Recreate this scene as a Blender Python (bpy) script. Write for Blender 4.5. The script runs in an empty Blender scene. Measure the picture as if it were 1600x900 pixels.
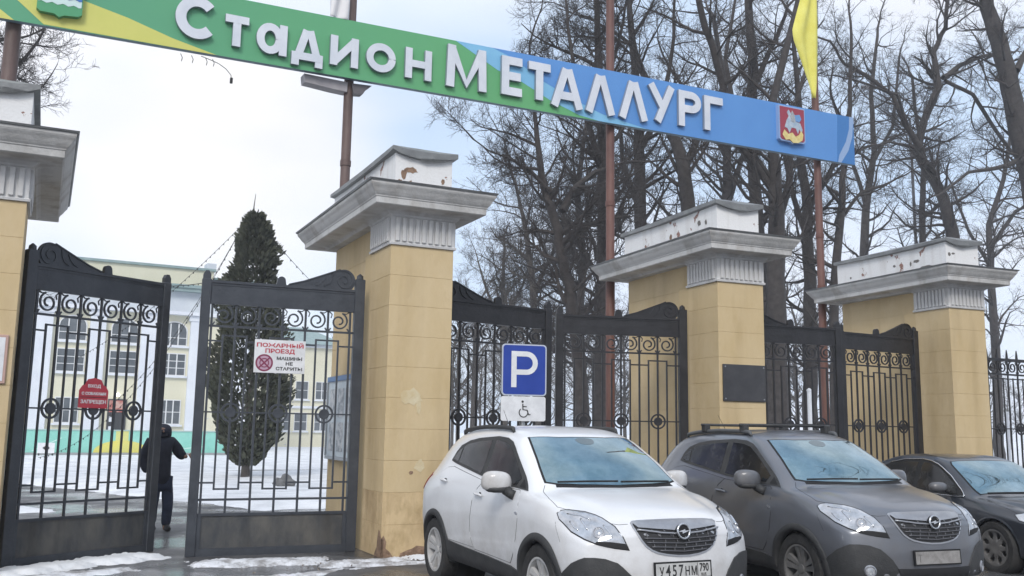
import bpy, bmesh, math, random
import numpy as np
from mathutils import Vector, Matrix
from mathutils.bvhtree import BVHTree
from mathutils.geometry import delaunay_2d_cdt

scene = bpy.context.scene
COL = scene.collection
R = math.radians
PI = math.pi
HAZE = 0.0012
K = 1.66 / 1.75

# ------------------------------------------------------------------ camera
CF, CTH, CPI, CRO = 1478.97, 0.5003, 0.1492, 0.015      # focal length in px of a 1600 px wide frame, yaw, pitch, roll
CPOS = np.array([-4.863 * K, -12.518 * K, 1.66])
_F0 = np.array([math.sin(CTH), math.cos(CTH), 0]); _R0 = np.array([math.cos(CTH), -math.sin(CTH), 0]); _U0 = np.array([0, 0, 1.0])
_F = _F0 * math.cos(CPI) + _U0 * math.sin(CPI); _U = -_F0 * math.sin(CPI) + _U0 * math.cos(CPI)
_Rr = _R0 * math.cos(CRO) + _U * math.sin(CRO); _Uu = -_R0 * math.sin(CRO) + _U * math.cos(CRO)
cam_d = bpy.data.cameras.new('camera'); cam = bpy.data.objects.new('camera', cam_d); COL.objects.link(cam)
cam_d.sensor_width = 36; cam_d.lens = 36 * CF / 1600; cam_d.clip_end = 3000; cam_d.clip_start = 0.1
cam.matrix_world = Matrix(((_Rr[0], _Uu[0], -_F[0], CPOS[0]), (_Rr[1], _Uu[1], -_F[1], CPOS[1]), (_Rr[2], _Uu[2], -_F[2], CPOS[2]), (0, 0, 0, 1)))
scene.camera = cam
scene.cycles.volume_bounces = 2

def at(px, py, Y):
    """point of the vertical plane Y=const that is seen at photo pixel (px, py)"""
    r = _F + _Rr * (px - 800) / CF - _Uu * (py - 450) / CF
    return CPOS + r * ((Y - CPOS[1]) / r[1])
def gat(px, py, z=0.0):
    r = _F + _Rr * (px - 800) / CF - _Uu * (py - 450) / CF
    return CPOS + r * ((z - CPOS[2]) / r[2])

# ------------------------------------------------------------------ sky, sun, exposure
SUN_EL, SUN_AZ = R(38), R(215)     # azimuth measured clockwise from +Y
world = bpy.data.worlds.new('World'); scene.world = world; world.use_nodes = True
nt = world.node_tree; nt.nodes.clear()
def N(t, **kw):
    n = nt.nodes.new(t)
    for k, v in kw.items(): setattr(n, k, v)
    return n
sky = N('ShaderNodeTexSky', sky_type='NISHITA', sun_disc=False, sun_elevation=SUN_EL, sun_rotation=SUN_AZ, air_density=1.0, dust_density=2.0, ozone_density=1.5)
bg1 = N('ShaderNodeBackground'); bg1.inputs[1].default_value = 0.13
bg2 = N('ShaderNodeBackground'); bg2.inputs[1].default_value = 0.86
tc = N('ShaderNodeTexCoord'); mp = N('ShaderNodeMapping'); mp.inputs['Scale'].default_value = (1, 1, 2.4); mp.inputs['Location'].default_value = (0.35, 0.1, 0.2)
nz = N('ShaderNodeTexNoise'); nz.inputs['Scale'].default_value = 2.1; nz.inputs['Detail'].default_value = 4; nz.inputs['Roughness'].default_value = 0.45
cr = N('ShaderNodeValToRGB'); cr.color_ramp.elements[0].position = 0.28; cr.color_ramp.elements[1].position = 0.52
cr.color_ramp.elements[0].color = (0.68, 0.68, 0.68, 1); cr.color_ramp.elements[1].color = (1, 1, 1, 1)
nz2 = N('ShaderNodeTexNoise'); nz2.inputs['Scale'].default_value = 2.0; nz2.inputs['Detail'].default_value = 3
cr2 = N('ShaderNodeValToRGB'); cr2.color_ramp.elements[0].position = 0.38; cr2.color_ramp.elements[1].position = 0.60
cr2.color_ramp.elements[0].color = (0.62, 0.76, 0.96, 1); cr2.color_ramp.elements[1].color = (0.90, 0.91, 0.97, 1)
mx = N('ShaderNodeMixShader'); wo = N('ShaderNodeOutputWorld')
L = nt.links.new
L(tc.outputs['Generated'], mp.inputs[0]); L(mp.outputs[0], nz.inputs[0]); L(nz.outputs[0], cr.inputs[0]); L(mp.outputs[0], nz2.inputs[0]); L(nz2.outputs[0], cr2.inputs[0])
# brightest part of the cloud cover, where the sun shines through
vm = N('ShaderNodeVectorMath', operation='DOT_PRODUCT'); _g = _F + _Rr * (365 - 800) / CF - _Uu * (290 - 450) / CF; _g = _g / np.linalg.norm(_g); vm.inputs[1].default_value = tuple(float(q) for q in _g)
vn = N('ShaderNodeVectorMath', operation='NORMALIZE'); mr_ = N('ShaderNodeMapRange', interpolation_type='SMOOTHERSTEP'); mr_.inputs['From Min'].default_value = 0.980; mr_.inputs['From Max'].default_value = 1.0
gm_ = N('ShaderNodeMix', data_type='RGBA'); gm_.inputs[7].default_value = (0.99, 0.96, 0.94, 1); L = nt.links.new
L(tc.outputs['Generated'], vn.inputs[0]); L(vn.outputs[0], vm.inputs[0]); L(vm.outputs['Value'], mr_.inputs[0]); L(mr_.outputs[0], gm_.inputs[0]); L(cr2.outputs[0], gm_.inputs[6])
L(sky.outputs[0], bg1.inputs[0]); L(gm_.outputs[2], bg2.inputs[0]); L(cr.outputs[0], mx.inputs[0]); L(bg1.outputs[0], mx.inputs[1]); L(bg2.outputs[0], mx.inputs[2]); L(mx.outputs[0], wo.inputs[0])
sun_d = bpy.data.lights.new('sun', 'SUN'); sun = bpy.data.objects.new('sun', sun_d); COL.objects.link(sun)
sun_d.energy = 1.5; sun_d.angle = R(20); sun_d.color = (1.0, 0.96, 0.90)
sd = Vector((math.sin(SUN_AZ) * math.cos(SUN_EL), math.cos(SUN_AZ) * math.cos(SUN_EL), math.sin(SUN_EL)))
sun.rotation_euler = sd.to_track_quat('Z', 'Y').to_euler()
scene.view_settings.view_transform = 'Standard'; scene.view_settings.look = 'None'; scene.view_settings.exposure = 0.42; scene.view_settings.gamma = 1.0

# ------------------------------------------------------------------ helpers
MATS = {}
def mat(name, col, rough=0.6, col2=None, scale=4.0, bump=0.0, bscale=30.0, metal=0.0, spec=0.5, lo=0.35, hi=0.65, coat=0.0, stretch=(1, 1, 1), emit=None):
    if name in MATS: return MATS[name]
    m = bpy.data.materials.new(name); m.use_nodes = True; t = m.node_tree; b = t.nodes['Principled BSDF']
    b.inputs['Base Color'].default_value = (*col, 1); b.inputs['Roughness'].default_value = rough; b.inputs['Metallic'].default_value = metal
    b.inputs['Specular IOR Level'].default_value = spec; b.inputs['Coat Weight'].default_value = coat
    if col2 or bump:
        c = t.nodes.new('ShaderNodeTexCoord'); mp = t.nodes.new('ShaderNodeMapping'); mp.inputs['Scale'].default_value = stretch
        t.links.new(c.outputs['Object'], mp.inputs[0])
    if col2:
        n = t.nodes.new('ShaderNodeTexNoise'); n.inputs['Scale'].default_value = scale; n.inputs['Detail'].default_value = 6; n.inputs['Roughness'].default_value = 0.65
        r = t.nodes.new('ShaderNodeValToRGB'); r.color_ramp.elements[0].position = lo; r.color_ramp.elements[1].position = hi
        r.color_ramp.elements[0].color = (*col, 1); r.color_ramp.elements[1].color = (*col2, 1)
        t.links.new(mp.outputs[0], n.inputs[0]); t.links.new(n.outputs[0], r.inputs[0]); t.links.new(r.outputs[0], b.inputs['Base Color'])
    if bump:
        n = t.nodes.new('ShaderNodeTexNoise'); n.inputs['Scale'].default_value = bscale; n.inputs['Detail'].default_value = 5
        bp = t.nodes.new('ShaderNodeBump'); bp.inputs['Strength'].default_value = bump; bp.inputs['Distance'].default_value = 0.02
        t.links.new(mp.outputs[0], n.inputs[0]); t.links.new(n.outputs[0], bp.inputs['Height']); t.links.new(bp.outputs[0], b.inputs['Normal'])
    if emit:
        b.inputs['Emission Color'].default_value = (*emit[0], 1); b.inputs['Emission Strength'].default_value = emit[1]
    MATS[name] = m
    return m

class MB:
    """collects geometry for one mesh"""
    def __init__(s): s.v = []; s.f = []; s.mi = []; s.cur = 0
    def add(s, vs, fs):
        o = len(s.v); s.v.extend([tuple(v) for v in vs]); s.f.extend([tuple(i + o for i in f) for f in fs]); s.mi.extend([s.cur] * len(fs))
        return s
    def box(s, x0, x1, y0, y1, z0, z1):
        return s.add([(x0, y0, z0), (x1, y0, z0), (x1, y1, z0), (x0, y1, z0), (x0, y0, z1), (x1, y0, z1), (x1, y1, z1), (x0, y1, z1)],
                     [(0, 3, 2, 1), (4, 5, 6, 7), (0, 1, 5, 4), (1, 2, 6, 5), (2, 3, 7, 6), (3, 0, 4, 7)])
    def bbox(s, x0, x1, y0, y1, z0, z1, b=0.01):
        """box with chamfered vertical and horizontal edges (24 faces)"""
        vs = []; 
        rings = [(z0, b), (z0 + b, 0), (z1 - b, 0), (z1, b)]
        for z, i in rings:
            X0, X1, Y0, Y1 = x0 + i, x1 - i, y0 + i, y1 - i
            c = b * 0.7
            vs += [(X0 + c, Y0, z), (X1 - c, Y0, z), (X1, Y0 + c, z), (X1, Y1 - c, z), (X1 - c, Y1, z), (X0 + c, Y1, z), (X0, Y1 - c, z), (X0, Y0 + c, z)]
        fs = [tuple(reversed(range(8))), tuple(range(24, 32))]
        for r in range(3):
            for k in range(8): fs.append((r * 8 + k, r * 8 + (k + 1) % 8, r * 8 + 8 + (k + 1) % 8, r * 8 + 8 + k))
        return s.add(vs, fs)
    def prism(s, pts, y0, y1, axis='y'):
        """polygon given in (x,z), extruded in y"""
        n = len(pts)
        ar = sum(pts[i][0] * pts[(i + 1) % n][1] - pts[(i + 1) % n][0] * pts[i][1] for i in range(n))
        if ar < 0: pts = pts[::-1]
        f = (lambda p, d: (p[0], d, p[1])) if axis == 'y' else ((lambda p, d: (d, p[0], p[1])) if axis == 'x' else (lambda p, d: (p[0], p[1], d)))
        vs = [f(p, y0) for p in pts] + [f(p, y1) for p in pts]
        fs = [tuple(range(n)), tuple(reversed(range(n, 2 * n)))] + [(i + n, (i + 1) % n + n, (i + 1) % n, i) for i in range(n)]
        return s.add(vs, fs)
    def tube(s, pts, r, n=6, cap=True, r1=None, closed=False):
        pts = [Vector(p) for p in pts]; m = len(pts); vs = []; fs = []
        up = Vector((0.13, 0.21, 1)).normalized(); prev = None
        for i, p in enumerate(pts):
            if closed: d = pts[(i + 1) % m] - pts[i - 1]
            else: d = pts[min(i + 1, m - 1)] - pts[max(i - 1, 0)]
            if d.length < 1e-9: d = Vector((0, 0, 1))
            d.normalize()
            if prev is None:
                a = d.cross(up)
                if a.length < 0.1: a = d.cross(Vector((1, 0, 0)))
            else: a = prev - d * prev.dot(d)
            a.normalize(); b = d.cross(a); prev = a
            rr = r if isinstance(r, (int, float)) else r[i]
            if r1 is not None: rr = r + (r1 - r) * i / (m - 1)
            for k in range(n):
                t = 2 * PI * k / n; vs.append(p + a * math.cos(t) * rr + b * math.sin(t) * rr)
        rng = m if closed else m - 1
        for i in range(rng):
            j = (i + 1) % m
            for k in range(n): fs.append((i * n + k, i * n + (k + 1) % n, j * n + (k + 1) % n, j * n + k))
        if cap and not closed: fs.append(tuple(reversed(range(n)))); fs.append(tuple((m - 1) * n + k for k in range(n)))
        return s.add(vs, fs)
    def ribbon(s, pts, w, y0, y1):
        """flat bar of width w following a 2D path (x,z) between depths y0..y1"""
        n = len(pts); L_ = []; R_ = []
        for i in range(n):
            a = pts[max(i - 1, 0)]; b = pts[min(i + 1, n - 1)]
            dx, dz = b[0] - a[0], b[1] - a[1]; l = math.hypot(dx, dz) or 1; nx, nz = -dz / l, dx / l
            L_.append((pts[i][0] + nx * w / 2, pts[i][1] + nz * w / 2)); R_.append((pts[i][0] - nx * w / 2, pts[i][1] - nz * w / 2))
        vs = []
        for i in range(n): vs += [(L_[i][0], y0, L_[i][1]), (R_[i][0], y0, R_[i][1]), (R_[i][0], y1, R_[i][1]), (L_[i][0], y1, L_[i][1])]
        fs = [(0, 3, 2, 1), (4 * n - 4, 4 * n - 3, 4 * n - 2, 4 * n - 1)]
        for i in range(n - 1):
            for k in range(4): fs.append((4 * i + k, 4 * i + 4 + k, 4 * i + 4 + (k + 1) % 4, 4 * i + (k + 1) % 4)[::-1])
        return s.add(vs, fs)
    def lathe(s, prof, n=24, axis='z', c=(0, 0, 0), caps=True):
        """profile of (radius, height) revolved"""
        vs = []; fs = []
        for r, h in prof:
            for k in range(n):
                t = 2 * PI * k / n; a, b = r * math.cos(t), r * math.sin(t)
                p = (a, b, h) if axis == 'z' else ((a, h, b) if axis == 'y' else (h, a, b))
                vs.append((p[0] + c[0], p[1] + c[1], p[2] + c[2]))
        for i in range(len(prof) - 1):
            for k in range(n): fs.append((i * n + k, i * n + (k + 1) % n, (i + 1) * n + (k + 1) % n, (i + 1) * n + k))
        if caps: fs.append(tuple(reversed(range(n)))); fs.append(tuple((len(prof) - 1) * n + k for k in range(n)))
        return s.add(vs, fs)
    def mesh(s, name, m, smooth=False, fix=True):
        me = bpy.data.meshes.new(name); me.from_pydata(s.v, [], s.f)
        ms = m if isinstance(m, (list, tuple)) else [m]
        for q in ms: me.materials.append(q)
        if len(ms) > 1: me.polygons.foreach_set('material_index', s.mi)
        if fix:
            bm = bmesh.new(); bm.from_mesh(me); bmesh.ops.recalc_face_normals(bm, faces=bm.faces); bm.to_mesh(me); bm.free()
        if smooth: me.polygons.foreach_set('use_smooth', [True] * len(me.polygons))
        me.update(); return me
    def build(s, name, m, parent=None, smooth=False, loc=None, rot=None, fix=True, auto=None):
        return put(name, s.mesh(name, m, smooth or auto is not None, fix), parent, loc, rot, auto)

def put(name, me, parent=None, loc=None, rot=None, auto=None):
    o = bpy.data.objects.new(name, me); COL.objects.link(o); o.parent = parent
    if loc is not None: o.location = loc
    if rot is not None: o.rotation_euler = rot
    if auto is not None: me.set_sharp_from_angle(angle=R(auto))
    return o
def empty(name, loc=(0, 0, 0), rz=0.0):
    o = bpy.data.objects.new(name, None); COL.objects.link(o); o.location = loc; o.rotation_euler = (0, 0, rz); o.empty_display_size = 0.3
    return o
def tag(o, label, cat, group=None):
    o['label'] = label; o['category'] = cat
    if group: o['group'] = group
    return o
def structure(o): o['kind'] = 'structure'; return o
def stuff(o): o['kind'] = 'stuff'; return o
def copy_tree(o, parent=None):
    c = o.copy(); COL.objects.link(c); c.parent = parent
    for ch in o.children: copy_tree(ch, c)
    return c
def text_mesh(txt, size, depth, mt, align='CENTER', sx=1.0, bold=0.0, line=1.0, res=3):
    cu = bpy.data.curves.new('txt', 'FONT'); cu.body = txt; cu.size = size; cu.extrude = depth / 2; cu.align_x = align; cu.align_y = 'CENTER'
    cu.offset = bold; cu.space_line = line; cu.resolution_u = res
    o = bpy.data.objects.new('txt', cu); COL.objects.link(o)
    dg = bpy.context.evaluated_depsgraph_get(); me = bpy.data.meshes.new_from_object(o.evaluated_get(dg))
    bpy.data.objects.remove(o); bpy.data.curves.remove(cu)
    co = np.empty(len(me.vertices) * 3); me.vertices.foreach_get('co', co); co = co.reshape(-1, 3)
    co = np.stack([co[:, 0] * sx, -co[:, 2], co[:, 1]], 1)          # stand upright, facing -Y
    me.vertices.foreach_set('co', co.ravel()); me.materials.clear(); me.materials.append(mt); me.update()
    return me
def fit_text(txt, w, h, depth, mt, bold=0.0):
    me = text_mesh(txt, h / .73, depth, mt, bold=bold); co = np.empty(len(me.vertices) * 3); me.vertices.foreach_get('co', co); co = co.reshape(-1, 3)
    ww = co[:, 0].max() - co[:, 0].min(); hh_ = co[:, 2].max() - co[:, 2].min(); co[:, 0] = (co[:, 0] - (co[:, 0].max() + co[:, 0].min()) / 2) * w / ww; co[:, 2] = (co[:, 2] - (co[:, 2].max() + co[:, 2].min()) / 2) * h / hh_
    me.vertices.foreach_set('co', co.ravel()); me.update(); return me
def circ(cx, cz, r, n=24, a0=0, a1=2 * PI, rz=None):
    rz = rz or r
    return [(cx + r * math.cos(a0 + (a1 - a0) * k / n), cz + rz * math.sin(a0 + (a1 - a0) * k / n)) for k in range(n + (0 if abs(a1 - a0 - 2 * PI) < 1e-6 else 1))]
def pchip(xs, ys, x):
    xs = np.array(xs, float); ys = np.array(ys, float); x = np.asarray(x, float)
    h = np.diff(xs); d = np.diff(ys) / h; m = np.zeros_like(ys)
    m[0] = d[0]; m[-1] = d[-1]
    for i in range(1, len(xs) - 1):
        if d[i - 1] * d[i] > 0: w1 = 2 * h[i] + h[i - 1]; w2 = h[i] + 2 * h[i - 1]; m[i] = (w1 + w2) / (w1 / d[i - 1] + w2 / d[i])
    i = np.clip(np.searchsorted(xs, x) - 1, 0, len(xs) - 2); t = np.clip((x - xs[i]) / h[i], 0, 1)
    return (2 * t**3 - 3 * t**2 + 1) * ys[i] + (t**3 - 2 * t**2 + t) * h[i] * m[i] + (-2 * t**3 + 3 * t**2) * ys[i + 1] + (t**3 - t**2) * h[i] * m[i + 1]
# ------------------------------------------------------------------ materials
M_asphalt = mat('wet_asphalt', (0.060, 0.062, 0.068), 0.30, (0.135, 0.135, 0.14), 1.3, 0.6, 45)
M_snow = mat('snow', (0.56, 0.58, 0.61), 0.75, (0.82, 0.84, 0.87), 1.1, 0.8, 7, lo=.3, hi=.6)
M_slush = mat('dirty_snow', (0.30, 0.29, 0.29), 0.6, (0.74, 0.76, 0.80), 3.5, 0.7, 25, lo=0.38, hi=0.55)
M_ochre = mat('ochre_paint', (0.550, 0.412, 0.215), 0.8, (0.650, 0.515, 0.315), 1.3, 0.35, 14, lo=0.25, hi=0.70, stretch=(1, 1, .55))
M_ochre2 = mat('ochre_paint_worn', (0.42, 0.30, 0.15), 0.8, (0.64, 0.485, 0.280), 2.2, 0.6, 14, lo=0.34, hi=0.55, stretch=(1, 1, .6))
M_mortar = mat('joint_mortar', (0.56, 0.43, 0.24), 0.9)
M_patch = mat('bare_plaster', (0.68, 0.60, 0.42), 0.9, (0.60, 0.48, 0.28), 6, 0.3, 40)
M_hole = mat('broken_plaster', (0.17, 0.11, 0.075), 0.95, (0.33, 0.22, 0.15), 12, 0.8, 30)
M_white = mat('white_plaster', (0.56, 0.56, 0.56), 0.7, (0.72, 0.72, 0.72), 1.8, 0.3, 30, lo=0.3, hi=0.6)
M_cornice = mat('weathered_cornice_plaster', (0.40, 0.395, 0.385), 0.8, (0.60, 0.595, 0.585), 0.9, 0.3, 25, lo=0.30, hi=0.5)
M_peel = mat('peeling_white_paint', (0.28, 0.16, 0.13), 0.8, (0.78, 0.78, 0.78), 3.6, 0.35, 30, lo=0.355, hi=0.37)
M_tin = mat('roof_tin', (0.17, 0.175, 0.18), 0.5, (0.26, 0.27, 0.27), 3, 0.3, 20, metal=0.3)
M_iron = mat('gate_iron', (0.040, 0.045, 0.056), 0.42, (0.070, 0.078, 0.092), 3.0, 0.25, 18, metal=0.2, lo=0.3, hi=0.7)
M_iron_d = mat('gate_iron_silhouette', (0.018, 0.018, 0.021), 0.45, (0.034, 0.034, 0.038), 3.0, 0.25, 18, metal=0.2)  # gate iron again, with the darkness of leaves in silhouette put into the colour
M_iron_k = mat('kick_panel_paint', (0.045, 0.050, 0.058), 0.5, (0.12, 0.115, 0.105), 2.6, 0.35, 12, metal=0.1, lo=0.36, hi=0.68, stretch=(1, 1, 0.5))
M_pole = mat('rusty_red_pole', (0.105, 0.047, 0.040), 0.6, (0.17, 0.080, 0.062), 3, 0.3, 30, stretch=(1, 1, 0.3))
M_pole_b = mat('rusty_brown_pole', (0.085, 0.055, 0.048), 0.6, (0.15, 0.10, 0.09), 3, 0.3, 30, stretch=(1, 1, 0.3))
M_white_paint = mat('white_sign_paint', (0.80, 0.81, 0.83), 0.4, (0.66, 0.67, 0.69), 6)
M_letter = mat('letter_white', (0.74, 0.77, 0.83), 0.35, (0.62, 0.66, 0.73), 2)
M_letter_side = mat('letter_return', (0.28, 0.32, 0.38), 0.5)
M_red = mat('sign_red', (0.45, 0.035, 0.06), 0.45, (0.52, 0.06, 0.08), 5)
M_blue_sign = mat('parking_blue', (0.012, 0.045, 0.30), 0.35, (0.018, 0.055, 0.34), 3)
M_grey_frame = mat('galvanised', (0.35, 0.37, 0.39), 0.4, metal=0.6)
M_black = mat('black_print', (0.02, 0.02, 0.02), 0.5)
M_purple = mat('dark_red_print', (0.22, 0.03, 0.08), 0.5)

def wet(m):
    t = m.node_tree; b = t.nodes['Principled BSDF']; c = t.nodes.new('ShaderNodeTexCoord'); n = t.nodes.new('ShaderNodeTexNoise'); n.inputs['Scale'].default_value = .55; n.inputs['Detail'].default_value = 5
    r = t.nodes.new('ShaderNodeMapRange'); r.inputs['From Min'].default_value = .42; r.inputs['From Max'].default_value = .58; r.inputs['To Min'].default_value = .07; r.inputs['To Max'].default_value = .6
    t.links.new(c.outputs['Object'], n.inputs[0]); t.links.new(n.outputs[0], r.inputs[0]); t.links.new(r.outputs[0], b.inputs['Roughness'])
wet(M_asphalt)
def streaks(m, amt, st=(5, 5, .35)):
    t = m.node_tree; b = t.nodes['Principled BSDF']; l = b.inputs['Base Color'].links[0]; src = l.from_socket
    c = t.nodes.new('ShaderNodeTexCoord'); mp = t.nodes.new('ShaderNodeMapping'); mp.inputs['Scale'].default_value = st; n = t.nodes.new('ShaderNodeTexNoise'); n.inputs['Scale'].default_value = 1.0; n.inputs['Detail'].default_value = 6
    r = t.nodes.new('ShaderNodeMapRange'); r.inputs['From Min'].default_value = .5; r.inputs['From Max'].default_value = .72; r.inputs['To Max'].default_value = amt
    x = t.nodes.new('ShaderNodeMix'); x.data_type = 'RGBA'; x.blend_type = 'MULTIPLY'; x.inputs[7].default_value = (.55, .50, .45, 1)
    t.links.new(c.outputs['Object'], mp.inputs[0]); t.links.new(mp.outputs[0], n.inputs[0]); t.links.new(n.outputs[0], r.inputs[0]); t.links.new(r.outputs[0], x.inputs[0]); t.links.new(src, x.inputs[6]); t.links.new(x.outputs[2], b.inputs['Base Color'])
streaks(M_ochre, .40, (2.2, 2.2, .35)); streaks(M_ochre2, .8, (2.2, 2.2, .8)); streaks(M_cornice, .6, (4, 4, 1.2)); streaks(M_white, .4, (6, 6, .8)); streaks(M_peel, .35, (5, 5, .8)); streaks(M_iron_k, .6, (4, 4, .5))
for m_ in (M_ochre, M_ochre2):      # the blocks share their meshes: let the paint run on over the whole pier
    t = m_.node_tree; gp = t.nodes.new('ShaderNodeNewGeometry')
    for l in list(t.links):
        if l.from_node.type == 'TEX_COORD': t.links.new(gp.outputs['Position'], l.to_socket)
# ------------------------------------------------------------------ ground
def grid_sheet(name, x0, x1, y0, y1, st, hf, m, smooth=True):
    nx = int((x1 - x0) / st) + 1; ny = int((y1 - y0) / st) + 1
    xs = np.linspace(x0, x1, nx); ys = np.linspace(y0, y1, ny); X, Y = np.meshgrid(xs, ys); Z = hf(X, Y)
    v = np.stack([X.ravel(), Y.ravel(), Z.ravel()], 1)
    idx = np.arange(nx * ny).reshape(ny, nx)
    f = np.stack([idx[:-1, :-1].ravel(), idx[:-1, 1:].ravel(), idx[1:, 1:].ravel(), idx[1:, :-1].ravel()], 1)
    keep = v[f][:, :, 2].max(1) > -0.004
    me = bpy.data.meshes.new(name); me.from_pydata(v.tolist(), [], f[keep].tolist()); me.materials.append(m)
    if smooth: me.polygons.foreach_set('use_smooth', [True] * len(me.polygons))
    return put(name, me)
def wob(X, Y, s=1.0, seed=0.0):
    return (np.sin(X * 1.3 * s + seed) * np.cos(Y * 1.7 * s - seed) + 0.6 * np.sin(X * 3.1 * s + 1.3 + Y * 0.7 * s) * np.cos(Y * 3.7 * s + seed) + 0.4 * np.sin(X * 7.3 * s + Y * 5.1 * s + seed) + 0.25 * np.sin(X * 15.1 * s - Y * 13.3 * s)) / 2.2
g = MB(); g.add([(-420, -420, 0), (420, -420, 0), (420, 420, 0), (-420, 420, 0)], [(0, 1, 2, 3)])
structure(g.build('ground', M_asphalt))
def court(X, Y):
    e = Y - (7.4 + 0.25 * np.clip(-X, 0, 8)) + 0.5 * wob(X, Y, 0.8)
    h = np.clip(e * 0.12, -0.1, 0.10)
    # trodden path leading to the left and a second one along the green wall
    d = np.abs((X + 1.4) * 0.93 + (Y - 8) * 0.36) - 1.5
    ahead = Y - 7
    path = np.where((X < 0.3) & (ahead > 0), np.clip(d * 0.15 + 0.03 * wob(X, Y, 1.1, 2), -0.06, 1), 1)
    h = np.minimum(h, path)
    d2 = np.abs(Y - 24 - 0.15 * X) - 1.0
    h = np.minimum(h, np.where(X > 3, np.clip(d2 * 0.1 + 0.02 + 0.05 * wob(X, Y, 0.7, 4), -0.05, 1), 1))
    return h + 0.02 * wob(X, Y, 1.6, 1)
structure(grid_sheet('snow', -26, 40, 5.5, 48, 0.3, court, M_snow))
s2 = MB(); s2.add([(40, 6, 0.05), (410, 6, 0.05), (410, 410, 0.05), (40, 410, 0.05)], [(0, 1, 2, 3)]); s2.add([(-410, 48, 0.05), (40, 48, 0.05), (40, 410, 0.05), (-410, 410, 0.05)], [(0, 1, 2, 3)])
structure(s2.build('snow', M_snow))
def strip(ax, ay, bx, by, w, hgt, seed):
    dx, dy = bx - ax, by - ay; l = math.hypot(dx, dy); dx /= l; dy /= l
    def h(X, Y):
        u = (X - ax) * dx + (Y - ay) * dy; v = -(X - ax) * dy + (Y - ay) * dx
        e = np.minimum(w - np.abs(v), np.minimum(u, l - u)) + 0.55 * w * wob(X, Y, 2.2, seed) + 0.4 * w * wob(X, Y, 6.5, seed * 2) + .25 * w * wob(Y, X, 15, seed)
        return np.clip(e * 0.3, -0.03, hgt) + 0.008 * wob(X, Y, 9, seed)
    return h
def patch_snow(ax, ay, bx, by, w, hgt, seed, m=M_slush):
    stuff(grid_sheet('snow_patch', min(ax, bx) - w - .3, max(ax, bx) + w + .3, min(ay, by) - w - .3, max(ay, by) + w + .3, 0.035, strip(ax, ay, bx, by, w, hgt, seed), m))
patch_snow(-4.6, 0.15, -2.55, 1.25, 0.28, 0.06, 1.0, M_snow); patch_snow(-4.3, -0.3, -3.0, 0.2, 0.2, 0.03, 4.2)
patch_snow(-2.3, 0.25, -0.7, 0.0, 0.26, 0.05, 2.4, M_slush)
patch_snow(-0.9, -0.35, 0.2, -0.4, 0.2, 0.05, 3.9)
patch_snow(0.2, -0.2, 1.1, -0.3, 0.16, 0.05, 5.0)
patch_snow(-2.0, -1.1, -0.4, -0.9, 0.14, 0.03, 6.0)
patch_snow(-1.9, 2.2, 0.3, 1.9, 0.35, 0.04, 7.0, M_snow)

# ------------------------------------------------------------------ gate piers
PW, PD1, PD, PO, HS, HC, HB, POB = 0.9127, 0.860, 3.07, 0.4517, 4.135, 4.905, 5.565, 0.556
PS = [-5.334, 0.0, 5.7305, 11.526]; PT = [-.0447, -.0457, -.1025, -.1227]
INS = 0.09      # the rear wall stands back from the pilaster
rnd = random.Random(7)
NC = 10; CH = HS / NC
def block_mesh(x0, x1, y0, y1):
    return MB().bbox(x0, x1, y0, y1, 0.001, CH - 0.001, 0.003)
bm_front = block_mesh(0, PW, 0, PD1).mesh('block', M_ochre); bm_front_w = block_mesh(0, PW, 0, PD1).mesh('block', M_ochre2)
yb = [PD1, PD1 + (PD - PD1) * 0.5, PD]
bm_back = [block_mesh(INS, PW - INS, yb[k] + 0.003, yb[k + 1] - 0.003).mesh('block', M_ochre) for k in (0, 1)]
def ringrect(o, ob, z, x0=0.0, x1=PW, y0=0.0, y1=PD): return [(x0 - o, y0 - o, z), (x1 + o, y0 - o, z), (x1 + o, y1 + ob, z), (x0 - o, y1 + ob, z)]
def sweep_rect(prof, mb=None, k=None, **kw):
    mb = mb or MB(); vs = []; fs = []
    for o, z in prof: vs += ringrect(o, o * (k or 1.0), z, **kw)
    for i in range(len(prof) - 1):
        for q in range(4): fs.append((i * 4 + q, i * 4 + (q + 1) % 4, i * 4 + 4 + (q + 1) % 4, i * 4 + 4 + q))
    n = len(prof) * 4; fs.append((3, 2, 1, 0)); fs.append((n - 4, n - 3, n - 2, n - 1))
    return mb.add(vs, fs)
HF = HS + 0.42
frieze = MB()
frieze.add(*(lambda v: (v.v, v.f))(sweep_rect([(0.028, HS + 0.002), (0.034, HS + 0.03), (0.012, HS + 0.045), (0.012, HF - 0.03), (0.03, HF - 0.02), (0.045, HF)], y1=PD1)))
frieze_me = frieze.mesh('frieze', M_white)
flute_me = MB().bbox(-0.028, 0.028, -0.046, -0.008, HS + 0.05, HF - 0.035, 0.009).mesh('flute', M_white)
kb = POB / PO
cor_me = sweep_rect([(0.05, HF + 0.001), (0.07, HF + 0.03), (0.10, HF + 0.045), (0.325, HF + 0.05), (0.34, HF + 0.062), (0.342, HF + 0.14), (0.352, HF + 0.146), (0.355, HF + 0.16), (0.372, HF + 0.18),
                     (0.392, HF + 0.21), (0.414, HF + 0.25), (0.435, HF + 0.28), (0.445, HF + 0.30), (0.447, HC - 0.020)], k=kb).mesh('cornice', M_cornice)
fl_me = sweep_rect([(0.462, HC - 0.018), (0.47, HC - 0.002), (0.475, HC + 0.004), (0.2, HC + 0.04), (-0.05, HC + 0.062)], k=kb).mesh('flashing', M_tin)
ATI = 0.035
att_me = sweep_rect([(-ATI, HC + 0.055), (-ATI, HB - 0.065), (-ATI - 0.1, HB - 0.06)], k=-1.5).mesh('attic_block', M_peel)
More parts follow.
